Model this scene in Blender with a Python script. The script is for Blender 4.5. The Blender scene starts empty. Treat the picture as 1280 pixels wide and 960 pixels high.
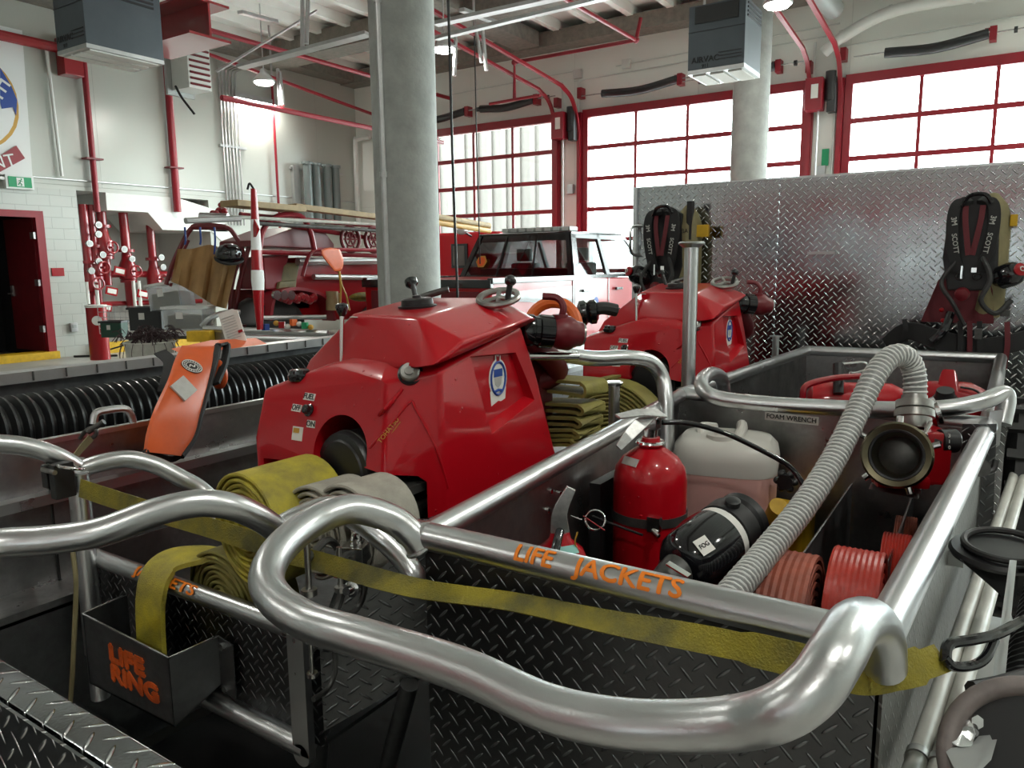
UNSEEN_LAMPS = [(-6.0, 1.0, 45), (1.5, 0.5, 60), (-6.0, -4.5, 60), (1.5, -4.5, 80), (4.6, 2.5, 60), (2.6, 8.5, 170), (3.2, 13.4, 200)]  # unseen lamps added to light the room and lift the door wall
WORLD = 20.0; EXPO = 0.05
import bpy, bmesh, math, random
from mathutils import Vector, Matrix, Quaternion
random.seed(7)
SC = bpy.context.scene
COL = SC.collection
V = Vector
R = math.radians

# ------------------------------------------------------------------ camera
F = 955.0; CX = 640.0; CY = 480.0
_p = R(8.87); _t = R(33.3); _r = R(0.57)
FW = V((-math.sin(_t)*math.cos(_p), math.cos(_t)*math.cos(_p), -math.sin(_p)))
_r0 = V((math.cos(_t), math.sin(_t), 0)); _u0 = _r0.cross(FW)
RT = _r0*math.cos(_r) - _u0*math.sin(_r); UP = RT.cross(FW)
EYE = V((0, 0, 1.65))
cam_d = bpy.data.cameras.new('camera'); cam = bpy.data.objects.new('camera', cam_d); COL.objects.link(cam)
cam_d.sensor_width = 36.0; cam_d.lens = F/1280*36; cam_d.clip_start = 0.05; cam_d.clip_end = 300
cam.matrix_world = Matrix(((RT.x, UP.x, -FW.x, EYE.x), (RT.y, UP.y, -FW.y, EYE.y), (RT.z, UP.z, -FW.z, EYE.z), (0, 0, 0, 1)))
SC.camera = cam

# survey of the photograph: where a sight line meets a known plane of the place
def ray(x, y): return FW + RT*((x-CX)/F) - UP*((y-CY)/F)
def atz(x, y, z): r = ray(x, y); return EYE + r*((z-EYE.z)/r.z)
def aty(x, y, Y): r = ray(x, y); return EYE + r*(Y/r.y)
def atx(x, y, X): r = ray(x, y); return EYE + r*(X/r.x)
def atd(x, y, D): return EYE + ray(x, y)*D

# ------------------------------------------------------------------ materials
M = {}
def nt(name):
    m = bpy.data.materials.new(name); m.use_nodes = True
    n = m.node_tree.nodes; b = n['Principled BSDF']
    return m, n, m.node_tree.links, b
def mat(name, col, rough=0.5, metal=0.0, coat=0.0, spec=None, var=0.0, vscale=6.0, bump=0.0, bscale=40.0, rvar=0.0, trans=0.0, emit=None, estr=0.0, col2=None, alpha=1.0, stretch=None, sub=0.0):
    m, n, l, b = nt(name)
    b.inputs['Base Color'].default_value = (*col, 1)
    b.inputs['Roughness'].default_value = rough
    b.inputs['Metallic'].default_value = metal
    b.inputs['Coat Weight'].default_value = coat
    b.inputs['Coat Roughness'].default_value = 0.06
    b.inputs['Transmission Weight'].default_value = trans
    b.inputs['Alpha'].default_value = alpha
    if spec is not None: b.inputs['Specular IOR Level'].default_value = spec
    if emit: b.inputs['Emission Color'].default_value = (*emit, 1); b.inputs['Emission Strength'].default_value = estr
    tc = n.new('ShaderNodeTexCoord')
    src = tc.outputs['Object']
    if stretch:
        mp = n.new('ShaderNodeMapping'); mp.inputs['Scale'].default_value = stretch; l.new(src, mp.inputs[0]); src = mp.outputs[0]
    if var > 0 or col2:
        t = n.new('ShaderNodeTexNoise'); t.inputs['Scale'].default_value = vscale; t.inputs['Detail'].default_value = 5; t.inputs['Roughness'].default_value = .65
        l.new(src, t.inputs['Vector'])
        mx = n.new('ShaderNodeMix'); mx.data_type = 'RGBA'
        mr = n.new('ShaderNodeMapRange'); mr.inputs[1].default_value = .35; mr.inputs[2].default_value = .65
        l.new(t.outputs['Fac'], mr.inputs[0]); l.new(mr.outputs[0], mx.inputs[0])
        c2 = col2 if col2 else tuple(c*(1-var) for c in col)
        mx.inputs[6].default_value = (*col, 1); mx.inputs[7].default_value = (*c2, 1)
        l.new(mx.outputs[2], b.inputs['Base Color'])
        if rvar > 0:
            r2 = n.new('ShaderNodeMapRange'); r2.inputs[1].default_value = .3; r2.inputs[2].default_value = .7
            r2.inputs[3].default_value = max(.03, rough-rvar); r2.inputs[4].default_value = rough+rvar
            l.new(t.outputs['Fac'], r2.inputs[0]); l.new(r2.outputs[0], b.inputs['Roughness'])
    if bump > 0:
        t2 = n.new('ShaderNodeTexNoise'); t2.inputs['Scale'].default_value = bscale; t2.inputs['Detail'].default_value = 4
        l.new(src, t2.inputs['Vector'])
        bp = n.new('ShaderNodeBump'); bp.inputs['Strength'].default_value = bump; bp.inputs['Distance'].default_value = .01
        l.new(t2.outputs['Fac'], bp.inputs['Height']); l.new(bp.outputs[0], b.inputs['Normal'])
    M[name] = m
    return m

def N(n, op, a=None, b=None, l=None, clamp=False):
    x = n.new('ShaderNodeMath'); x.operation = op; x.use_clamp = clamp
    for i, v in enumerate((a, b)):
        if v is None: continue
        if isinstance(v, (int, float)): x.inputs[i].default_value = v
        else: l.new(v, x.inputs[i])
    return x.outputs[0]

def tread(name, col, pitch, metal=1.0, rough=.3, var=.3, strength=1.0, lug=.12, grain=.10):
    """raised-lug tread plate; the lugs sit in metres of UV"""
    m, n, l, b = nt(name)
    uv = n.new('ShaderNodeUVMap'); sep = n.new('ShaderNodeSeparateXYZ'); l.new(uv.outputs[0], sep.inputs[0])
    hs = []
    for off, sg in ((0.0, 1), (0.5, -1)):
        x = N(n, 'SUBTRACT', N(n, 'FRACT', N(n, 'ADD', N(n, 'DIVIDE', sep.outputs[0], pitch, l), off+100, l), None, l), .5, l)
        y = N(n, 'SUBTRACT', N(n, 'FRACT', N(n, 'ADD', N(n, 'DIVIDE', sep.outputs[1], pitch, l), off+100, l), None, l), .5, l)
        y = N(n, 'MULTIPLY', y, sg, l)
        s = N(n, 'MULTIPLY', N(n, 'ADD', x, y, l), .7071/.40, l)
        t = N(n, 'MULTIPLY', N(n, 'SUBTRACT', x, y, l), .7071/.075, l)
        e = N(n, 'SUBTRACT', 1.0, N(n, 'ADD', N(n, 'MULTIPLY', s, s, l), N(n, 'MULTIPLY', t, t, l), l), l)
        hs.append(N(n, 'SQRT', N(n, 'MAXIMUM', e, 0, l), None, l))
    h = N(n, 'MAXIMUM', hs[0], hs[1], l)
    bp = n.new('ShaderNodeBump'); bp.inputs['Strength'].default_value = strength; bp.inputs['Distance'].default_value = pitch*.10
    tn = n.new('ShaderNodeTexNoise'); tn.inputs['Scale'].default_value = 5; tn.inputs['Detail'].default_value = 6; l.new(uv.outputs[0], tn.inputs['Vector'])
    fine = n.new('ShaderNodeTexNoise'); fine.inputs['Scale'].default_value = 180; l.new(uv.outputs[0], fine.inputs['Vector'])
    hh = N(n, 'ADD', h, N(n, 'MULTIPLY', fine.outputs['Fac'], grain, l), l)
    l.new(hh, bp.inputs['Height']); l.new(bp.outputs[0], b.inputs['Normal'])
    mx = n.new('ShaderNodeMix'); mx.data_type = 'RGBA'; mx.inputs[6].default_value = (*col, 1); mx.inputs[7].default_value = (*[c*(1-var) for c in col], 1)
    l.new(tn.outputs['Fac'], mx.inputs[0])
    m2 = n.new('ShaderNodeMix'); m2.data_type = 'RGBA'; m2.inputs[7].default_value = (*[min(1, c*1.25+lug) for c in col], 1)
    l.new(mx.outputs[2], m2.inputs[6]); l.new(N(n, 'GREATER_THAN', h, .55, l), m2.inputs[0]); l.new(m2.outputs[2], b.inputs['Base Color'])
    b.inputs['Metallic'].default_value = metal
    l.new(N(n, 'ADD', rough-.08, N(n, 'MULTIPLY', tn.outputs['Fac'], .2, l), l), b.inputs['Roughness'])
    M[name] = m

def redpaint(name, col, drops=True):
    m, n, l, b = nt(name)
    b.inputs['Base Color'].default_value = (*col, 1); b.inputs['Roughness'].default_value = .32
    b.inputs['Coat Weight'].default_value = .55; b.inputs['Coat Roughness'].default_value = .08; b.inputs['Specular IOR Level'].default_value = .2
    if drops:
        tc = n.new('ShaderNodeTexCoord')
        vo = n.new('ShaderNodeTexVoronoi'); vo.inputs['Scale'].default_value = 60; l.new(tc.outputs['Object'], vo.inputs['Vector'])
        wn = n.new('ShaderNodeTexWhiteNoise'); l.new(vo.outputs['Position'], wn.inputs['Vector'])
        size = N(n, 'MULTIPLY', N(n, 'SUBTRACT', wn.outputs[0], .72, l), .9, l)
        h = N(n, 'MAXIMUM', N(n, 'SUBTRACT', size, vo.outputs['Distance'], l), 0, l)
        bp = n.new('ShaderNodeBump'); bp.inputs['Strength'].default_value = .7; bp.inputs['Distance'].default_value = .015
        l.new(h, bp.inputs['Height']); l.new(bp.outputs[0], b.inputs['Normal']); l.new(bp.outputs[0], b.inputs['Coat Normal'])
        b.inputs['Coat Roughness'].default_value = .05
    M[name] = m

def blockwall(name, col, bw, bh, bumpd=.004, rough=.22):
    m, n, l, b = nt(name)
    b.inputs['Roughness'].default_value = rough
    uv = n.new('ShaderNodeUVMap'); br = n.new('ShaderNodeTexBrick')
    br.inputs['Scale'].default_value = 1.0; br.inputs['Brick Width'].default_value = bw; br.inputs['Row Height'].default_value = bh
    br.inputs['Mortar Size'].default_value = .006; br.inputs['Mortar Smooth'].default_value = .5
    br.inputs['Color1'].default_value = (*col, 1); br.inputs['Color2'].default_value = (*[c*.97 for c in col], 1); br.inputs['Mortar'].default_value = (*[c*.8 for c in col], 1)
    l.new(uv.outputs[0], br.inputs['Vector']); l.new(br.outputs['Color'], b.inputs['Base Color'])
    no = n.new('ShaderNodeTexNoise'); no.inputs['Scale'].default_value = 1.3; no.inputs['Detail'].default_value = 3; l.new(uv.outputs[0], no.inputs['Vector'])
    hh = N(n, 'ADD', N(n, 'MULTIPLY', br.outputs['Fac'], -1.0, l), N(n, 'MULTIPLY', no.outputs['Fac'], 1.2, l), l)
    bp = n.new('ShaderNodeBump'); bp.inputs['Strength'].default_value = .6; bp.inputs['Distance'].default_value = bumpd
    l.new(hh, bp.inputs['Height']); l.new(bp.outputs[0], b.inputs['Normal'])
    M[name] = m

mat('tube_alu', (.66, .67, .68), .31, 1, var=.10, vscale=3, rvar=.05, bump=.04, bscale=260)
mat('bright_alu', (.75, .76, .77), .2, 1, var=.1, vscale=12)
mat('sheet_alu', (.46, .46, .46), .36, 1, var=.45, vscale=7, rvar=.12, bump=.08, bscale=30)
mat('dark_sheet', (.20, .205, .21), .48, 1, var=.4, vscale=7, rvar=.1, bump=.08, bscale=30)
mat('chrome', (.8, .8, .8), .12, 1)
mat('brass', (.16, .14, .09), .35, 1, var=.3)
mat('steel', (.45, .44, .42), .35, 1, var=.3, vscale=20)
mat('black', (.012, .012, .013), .38)
mat('black_gloss', (.008, .008, .01), .12, coat=.5)
mat('black_hose', (.022, .023, .024), .28, var=.3, vscale=3)
mat('rubber', (.02, .02, .02), .6, bump=.2)
mat('engine', (.11, .11, .105), .45, .6, var=.4, vscale=20)
mat('white_plastic', (.72, .74, .72), .4)
mat('label', (.75, .74, .70), .5)
mat('ink', (.02, .02, .02), .6)
mat('orange_ink', (.85, .22, .01), .6)
mat('stencil', (.80, .12, .01), .6, col2=(.55, .10, .02), vscale=60)
mat('gold', (.55, .30, .04), .45)
mat('blue', (.015, .06, .30), .5)
mat('green', (.01, .30, .12), .5)
mat('dark_green', (.01, .06, .035), .5)
mat('stack_grey', (.15, .18, .175), .35)
mat('chain_dark', (.06, .035, .04), .45, .4)
mat('shade_dark', (.018, .018, .018), .6, var=.3, vscale=4)  # near-black colour standing for shade, used on the added slab
mat('teal', (.25, .55, .50), .5)
mat('orange_cloth', (.75, .12, .02), .42, var=.2, vscale=5, bump=.12, bscale=14)
mat('orange', (.75, .14, .02), .5)
mat('reflective', (.5, .5, .47), .35, var=.15, vscale=40)
mat('black_web', (.015, .015, .016), .75, bump=.2, bscale=250)
mat('red_web', (.11, .010, .016), .7, bump=.2, bscale=250)
mat('khaki', (.28, .24, .12), .6, var=.3)
mat('tan_cloth', (.56, .38, .19), .85, var=.2, vscale=3, bump=.3, bscale=6)
mat('grey_hose', (.42, .40, .34), .7, var=.3, vscale=12, bump=.15, bscale=200)
mat('yellow_hose', (.56, .47, .035), .6, col2=(.28, .24, .06), vscale=9, bump=.25, bscale=260, rvar=.1)
mat('olive_hose', (.29, .26, .06), .7, col2=(.20, .17, .05), vscale=10, bump=.2, bscale=200)
mat('yellow_strap', (.34, .28, .02), .6, col2=(.12, .11, .03), vscale=9, bump=.4, bscale=300)
mat('red_hose', (.50, .035, .02), .38, var=.25, vscale=18, bump=.15, bscale=60)
mat('rust_hose', (.38, .09, .05), .6, col2=(.20, .06, .04), vscale=12, bump=.15, bscale=60)
redpaint('red_gel', (.44, .003, .010))
redpaint('red_gloss', (.32, .004, .009), drops=False)
mat('red_paint', (.27, .007, .018), .4, var=.12)
mat('red_dark', (.16, .010, .016), .42, var=.2)
mat('red_metal', (.28, .005, .012), .3, coat=.6)
mat('concrete', (.36, .37, .35), .75, col2=(.28, .29, .275), vscale=4, bump=.35, bscale=25)
mat('beam_concrete', (.24, .22, .19), .85, col2=(.17, .16, .14), vscale=9, bump=.4, bscale=40)
mat('floor_concrete', (.42, .41, .37), .45, col2=(.33, .325, .30), vscale=1.2, rvar=.1, bump=.05)
mat('white_paint', (.70, .71, .68), .35, var=.04)
mat('ceiling_white', (.88, .89, .85), .6, var=.06, vscale=2)
mat('wall_white', (.70, .71, .68), .32, var=.05, vscale=1)
mat('yellow_kerb', (.70, .42, .01), .5, var=.25, vscale=10)
mat('airvac', (.085, .10, .115), .38, .4, var=.1, vscale=3)
mat('grey_metal', (.40, .42, .41), .45, .3, var=.1)
mat('galv', (.55, .55, .55), .35, .8, var=.15)
mat('banner', (.78, .79, .78), .7)
mat('wood', (.42, .30, .15), .6, var=.3, bump=.1)
mat('clear_plastic', (.85, .90, .94), .25, trans=.7, alpha=.5)
mat('jug_white', (.82, .80, .74), .35, trans=.25, sub=.2)
mat('jug_pink', (.75, .43, .39), .35, trans=.1)
mat('hose_clear', (.22, .225, .22), .35, var=.1)
mat('hose_rib', (.70, .71, .69), .4)
mat('rim_grey', (.20, .17, .16), .5, var=.3, vscale=30)
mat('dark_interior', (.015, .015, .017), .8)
mat('white_pole', (.62, .62, .56), .4, var=.25, vscale=8)
mat('lamp_emit', (1, 1, 1), .5, emit=(1, .97, .92), estr=30)
mat('exterior', (.075, .065, .058), .8, var=.1)
mat('asphalt', (.5, .5, .5), .9)
mat('lever_alu', (.78, .78, .77), .38, .7, var=.25, vscale=60)
mat('car_white', (.34, .34, .34), .3, coat=.6)
mat('car_grey', (.10, .105, .11), .35, coat=.3)
mat('car_black', (.01, .01, .012), .2, coat=.8)
mat('pond', (.5, .0, .0), .5)
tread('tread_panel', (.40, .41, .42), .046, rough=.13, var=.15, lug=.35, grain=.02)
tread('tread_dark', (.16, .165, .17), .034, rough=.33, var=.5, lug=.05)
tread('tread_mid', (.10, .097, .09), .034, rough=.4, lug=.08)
blockwall('block', (.48, .495, .46), .40, .20)
blockwall('wall_panel', (.47, .485, .44), 2.8, 3.2, .012, .28)
blockwall('wall_back_paint', (.86, .87, .82), 2.8, 3.2, .006, .4)

def glassmat():
    m = bpy.data.materials.new('pane_glass'); m.use_nodes = True; n = m.node_tree.nodes; l = m.node_tree.links
    n.clear(); o = n.new('ShaderNodeOutputMaterial'); a = n.new('ShaderNodeBsdfTransparent'); g = n.new('ShaderNodeBsdfGlossy'); g.inputs['Roughness'].default_value = .03
    mx = n.new('ShaderNodeMixShader'); fr = n.new('ShaderNodeFresnel'); fr.inputs[0].default_value = 1.35
    a.inputs[0].default_value = (.93, .95, .95, 1)
    l.new(fr.outputs[0], mx.inputs[0]); l.new(a.outputs[0], mx.inputs[1]); l.new(g.outputs[0], mx.inputs[2]); l.new(mx.outputs[0], o.inputs[0]); M['pane_glass'] = m
    m = bpy.data.materials.new('car_glass'); m.use_nodes = True; n = m.node_tree.nodes; l = m.node_tree.links
    n.clear(); o = n.new('ShaderNodeOutputMaterial'); a = n.new('ShaderNodeBsdfTransparent'); g = n.new('ShaderNodeBsdfGlossy'); g.inputs['Roughness'].default_value = .03
    mx = n.new('ShaderNodeMixShader'); mx.inputs[0].default_value = .14
    a.inputs[0].default_value = (.22, .25, .25, 1)
    l.new(a.outputs[0], mx.inputs[1]); l.new(g.outputs[0], mx.inputs[2]); l.new(mx.outputs[0], o.inputs[0]); M['car_glass'] = m
glassmat()

# ------------------------------------------------------------------ geometry helpers
def cat(pts, n=8, closed=False):
    """Catmull-Rom through points"""
    P = [V(p) for p in pts]; out = []; k = len(P)
    rng = range(k if closed else k-1)
    for i in rng:
        if closed: a, b, c, d = P[i-1], P[i], P[(i+1) % k], P[(i+2) % k]
        else: a = P[i-1] if i > 0 else P[0]*2-P[1]; b = P[i]; c = P[i+1]; d = P[i+2] if i+2 < k else P[-1]*2-P[-2]
        for j in range(n):
            t = j/n
            out.append(.5*((2*b)+(c-a)*t+(2*a-5*b+4*c-d)*t*t+(3*b-a-3*c+d)*t**3))
    if not closed: out.append(P[-1])
    return out

def rotto(d):
    return V((0, 0, 1)).rotation_difference(V(d).normalized()).to_matrix()

class MB:
    def __init__(s): s.bm = bmesh.new()
    def box(s, c, d, rot=None, taper=None):
        c = V(c); vs = []
        for sx in (-1, 1):
            for sy in (-1, 1):
                for sz in (-1, 1):
                    v = V((sx*d[0]/2, sy*d[1]/2, sz*d[2]/2))
                    if taper and sz > 0: v.x *= taper; v.y *= taper
                    if rot is not None: v = rot @ v
                    vs.append(s.bm.verts.new(c+v))
        for f in ((0, 1, 3, 2), (4, 6, 7, 5), (0, 4, 5, 1), (2, 3, 7, 6), (0, 2, 6, 4), (1, 5, 7, 3)): s.bm.faces.new([vs[i] for i in f])
        return s
    def bb(s, x0, x1, y0, y1, z0, z1): return s.box(((x0+x1)/2, (y0+y1)/2, (z0+z1)/2), (abs(x1-x0), abs(y1-y0), abs(z1-z0)))
    def rings(s, rings, closed=False, cap=True):
        R_ = [[s.bm.verts.new(p) for p in r] for r in rings]; k = len(R_[0]); m = len(R_)
        for i in range(m if closed else m-1):
            a, b = R_[i], R_[(i+1) % m]
            for j in range(k): s.bm.faces.new((a[j], a[(j+1) % k], b[(j+1) % k], b[j]))
        if cap and not closed:
            s.bm.faces.new(R_[0][::-1]); s.bm.faces.new(R_[-1])
        return s
    def tube(s, pts, r, seg=12, closed=False, cap=True, flat=1.0):
        P = [V(p) for p in pts]; m = len(P)
        rf = r if callable(r) else (lambda i: r)
        T = []
        for i in range(m):
            a = P[i-1] if (i > 0 or closed) else P[0]; b = P[(i+1) % m] if (i < m-1 or closed) else P[-1]
            t = (b-a); T.append(t.normalized() if t.length > 1e-9 else V((0, 0, 1)))
        up = V((0, 0, 1)) if abs(T[0].z) < .9 else V((1, 0, 0))
        n = (up-T[0]*up.dot(T[0])).normalized(); rings = []
        for i in range(m):
            if i: q = T[i-1].rotation_difference(T[i]); n = q @ n; n = (n-T[i]*n.dot(T[i])).normalized()
            b = T[i].cross(n); rr = rf(i)
            rings.append([P[i]+n*(math.cos(2*math.pi*j/seg)*rr*flat)+b*(math.sin(2*math.pi*j/seg)*rr) for j in range(seg)])
        return s.rings(rings, closed, cap)
    def cyl(s, a, b, r, r2=None, seg=20):
        a = V(a); b = V(b); r2 = r if r2 is None else r2; m = rotto(b-a)
        return s.rings([[a+m @ V((math.cos(2*math.pi*j/seg)*r, math.sin(2*math.pi*j/seg)*r, 0)) for j in range(seg)],
                        [b+m @ V((math.cos(2*math.pi*j/seg)*r2, math.sin(2*math.pi*j/seg)*r2, 0)) for j in range(seg)]])
    def lathe(s, o, axis, prof, seg=28, cap=True):
        """prof: (distance along axis, radius)"""
        o = V(o); ax = V(axis).normalized(); m = rotto(ax)
        return s.rings([[o+ax*h+m @ V((math.cos(2*math.pi*j/seg)*max(r, 1e-4), math.sin(2*math.pi*j/seg)*max(r, 1e-4), 0)) for j in range(seg)] for h, r in prof], cap=cap)
    def torus(s, c, axis, R0, r, seg=28, rs=8):
        m = rotto(axis); c = V(c)
        return s.tube([c+m @ V((math.cos(2*math.pi*j/seg)*R0, math.sin(2*math.pi*j/seg)*R0, 0)) for j in range(seg)], r, rs, closed=True)
    def ell(s, c, d, rot=None, seg=16, rings=10):
        c = V(c); rr = []
        for i in range(rings+1):
            ph = math.pi*(i/rings); z = -math.cos(ph); q = max(math.sin(ph), .002); ring = []
            for j in range(seg):
                v = V((math.cos(2*math.pi*j/seg)*q*d[0]/2, math.sin(2*math.pi*j/seg)*q*d[1]/2, z*d[2]/2))
                ring.append(c+(rot @ v if rot is not None else v))
            rr.append(ring)
        return s.rings(rr)
    def ribbon(s, pts, side, w, t):
        """flat band along pts; side: vector or list of vectors across its width"""
        P = [V(p) for p in pts]; m = len(P); rr = []
        for i in range(m):
            T = (P[min(i+1, m-1)]-P[max(i-1, 0)]).normalized()
            sd = V(side[i] if isinstance(side, list) else side); sd = (sd-T*sd.dot(T)).normalized(); nn = T.cross(sd)
            ww = w(i) if callable(w) else w
            rr.append([P[i]+sd*ww/2+nn*t/2, P[i]+sd*ww/2-nn*t/2, P[i]-sd*ww/2-nn*t/2, P[i]-sd*ww/2+nn*t/2])
        return s.rings(rr)
    def hull(s, pts):
        b = bmesh.new(); vs = [b.verts.new(p) for p in pts]
        g = bmesh.ops.convex_hull(b, input=vs)
        dele = [v for v in b.verts if not v.link_faces]
        bmesh.ops.delete(b, geom=dele, context='VERTS')
        bmesh.ops.dissolve_limit(b, angle_limit=R(1.5), verts=b.verts, edges=b.edges)
        s.add(b); return s
    def add(s, b, mtx=None):
        mp = {}
        for v in b.verts: mp[v] = s.bm.verts.new(mtx @ v.co if mtx is not None else v.co)
        for f in b.faces:
            try: s.bm.faces.new([mp[v] for v in f.verts])
            except ValueError: pass
        b.free(); return s
    def prism(s, poly, d):
        """poly: list of 3D points in a plane; d: extrusion vector"""
        d = V(d); return s.rings([[V(p) for p in poly], [V(p)+d for p in poly]])
    def quad(s, a, b, c, d): s.bm.faces.new([s.bm.verts.new(V(p)) for p in (a, b, c, d)]); return s
    def spiral(s, c, axis, up, r0, r1, turns, w, t, flat=1.0, tail=0.0, ribs=0):
        """flat hose rolled on itself"""
        c = V(c); ax = V(axis).normalized(); u = V(up); u = (u-ax*u.dot(ax)).normalized(); v = ax.cross(u); n = int(turns*40); rr = []
        for i in range(n+1):
            a = 2*math.pi*i/40; r = r0+(r1-r0)*i/n
            d = u*math.cos(a)*flat+v*math.sin(a)
            j = .003*math.sin(i*.37)
            if ribs:
                q = [c+d*(r-t/2)-ax*(w/2)]
                for k in range(ribs*2+1): q.append(c+d*(r+t/2-(.0022 if k % 2 == 0 else 0))+ax*(-w/2+w*k/(ribs*2)))
                q.append(c+d*(r-t/2)+ax*(w/2)); rr.append(q); continue
            rr.append([c+d*(r-t/2)-ax*(w/2-j), c+d*r-ax*(w/2+t*.25-j), c+d*(r+t/2)-ax*(w/2-j), c+d*(r+t/2)+ax*(w/2+j), c+d*r+ax*(w/2+t*.25+j), c+d*(r-t/2)+ax*(w/2+j)])
        return s.rings(rr)
    def build(s, name, m, parent=None, bevel=0, bseg=2, angle=35, subsurf=0):
        bm = s.bm
        bmesh.ops.recalc_face_normals(bm, faces=bm.faces)
        if bevel:
            bm.normal_update()
            ed = [e for e in bm.edges if len(e.link_faces) == 2 and e.calc_face_angle(0) > R(18)]
            bmesh.ops.bevel(bm, geom=ed, offset=bevel, segments=bseg, profile=.6, affect='EDGES', clamp_overlap=True)
        uvl = bm.loops.layers.uv.new('UVMap'); bm.normal_update()
        for f in bm.faces:
            a = [abs(q) for q in f.normal]; k = a.index(max(a))
            for lp in f.loops:
                co = lp.vert.co; lp[uvl].uv = ((co.y, co.z), (co.x, co.z), (co.x, co.y))[k]
        if parent is None:
            xs = [v.co for v in bm.verts]; o = V((sum(p.x for p in xs)/len(xs), sum(p.y for p in xs)/len(xs), min(p.z for p in xs)))
        else:
            o = V((0, 0, 0)); q = parent
            while q: o += q.location; q = q.parent
        off = V((0, 0, 0)) if parent else o
        bmesh.ops.translate(bm, verts=bm.verts, vec=-(o))
        me = bpy.data.meshes.new(name); bm.to_mesh(me); bm.free()
        me.materials.append(M[m] if isinstance(m, str) else m)
        for p in me.polygons: p.use_smooth = True
        me.set_sharp_from_angle(angle=R(angle))
        ob = bpy.data.objects.new(name, me); COL.objects.link(ob)
        if bevel: wn = ob.modifiers.new('wn', 'WEIGHTED_NORMAL'); wn.keep_sharp = True
        if parent is None: ob.location = off
        else: ob.parent = parent
        return ob

def cut(ob, mb):
    """boolean difference, applied"""
    bm = mb.bm; bmesh.ops.recalc_face_normals(bm, faces=bm.faces)
    wl = V((0, 0, 0)); q = ob
    while q: wl += q.location; q = q.parent
    bmesh.ops.translate(bm, verts=bm.verts, vec=-wl)
    me = bpy.data.meshes.new('cut'); bm.to_mesh(me); bm.free(); c = bpy.data.objects.new('cut', me); COL.objects.link(c)
    c.location = wl
    md = ob.modifiers.new('b', 'BOOLEAN'); md.operation = 'DIFFERENCE'; md.object = c; md.solver = 'EXACT'
    bpy.context.view_layer.update()
    dg = bpy.context.evaluated_depsgraph_get(); new = bpy.data.meshes.new_from_object(ob.evaluated_get(dg))
    ob.modifiers.clear(); nm = ob.data.name; old = ob.data; ob.data = new; bpy.data.meshes.remove(old); new.name = nm
    for p in new.polygons: p.use_smooth = True
    new.set_sharp_from_angle(angle=R(35))
    bpy.data.objects.remove(c)
def finish(ob, w=.004):
    b = ob.modifiers.new('bv', 'BEVEL'); b.width = w; b.segments = 2; b.limit_method = 'ANGLE'; b.angle_limit = R(40)
    wn = ob.modifiers.new('wn', 'WEIGHTED_NORMAL'); wn.keep_sharp = True

def thing(name, label, catg, loc, group=None):
    o = bpy.data.objects.new(name, None); COL.objects.link(o); o.location = V(loc); o.empty_display_size = .1
    o['label'] = label; o['category'] = catg
    if group: o['group'] = group
    bpy.context.view_layer.update()
    return o
def tag(o, label, catg, group=None, kind=None):
    o['label'] = label; o['category'] = catg
    if group: o['group'] = group
    if kind: o['kind'] = kind
    return o
def struct(o):
    o['kind'] = 'structure'; return o
def copy_tree(o, off=V((0, 0, 0)), label=None, skip=()):
    def rec(a, par):
        c = a.copy(); COL.objects.link(c); c.parent = par
        for ch in [x for x in bpy.data.objects if x.parent == a and x.name.split('.')[0] not in skip]: rec(ch, c)
        return c
    c = rec(o, None); c.location = o.location+V(off)
    if label: c['label'] = label
    return c

_cache = {}
def text_bm(txt, size, extrude=.001, align='CENTER'):
    cu = bpy.data.curves.new('t', 'FONT'); cu.body = txt; cu.size = size; cu.extrude = extrude; cu.align_x = align; cu.align_y = 'CENTER'; cu.resolution_u = 3
    o = bpy.data.objects.new('t', cu); COL.objects.link(o); bpy.context.view_layer.update()
    me = bpy.data.meshes.new_from_object(o.evaluated_get(bpy.context.evaluated_depsgraph_get()))
    bm = bmesh.new(); bm.from_mesh(me); bpy.data.objects.remove(o); bpy.data.curves.remove(cu); bpy.data.meshes.remove(me)
    return bm
def text(txt, size, o, xd, yd, mt, parent, name='lettering', bold=0.0, ext=.001, sx=1.0):
    """flat lettering at o, reading along xd, up along yd"""
    xd = V(xd).normalized(); yd = V(yd); yd = (yd-xd*yd.dot(xd)).normalized(); zd = xd.cross(yd); o = V(o)
    b = text_bm(txt, size, ext); mb = MB()
    if bold:
        for k_, (dx, dy) in enumerate(((0, 0), (-bold, 0), (bold, 0), (0, bold), (0, -bold))):
            b2 = b.copy()
            for v in b2.verts: c = v.co; v.co = o+xd*(c.x*sx+dx)+yd*(c.y+dy)+zd*(c.z+(5-k_)*.00015)
            mb.add(b2)
        b.free()
    else:
        for v in b.verts: c = v.co.copy(); v.co = o+xd*c.x*sx+yd*c.y+zd*c.z
        mb.add(b)
    return mb.build(name, mt, parent)
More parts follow.
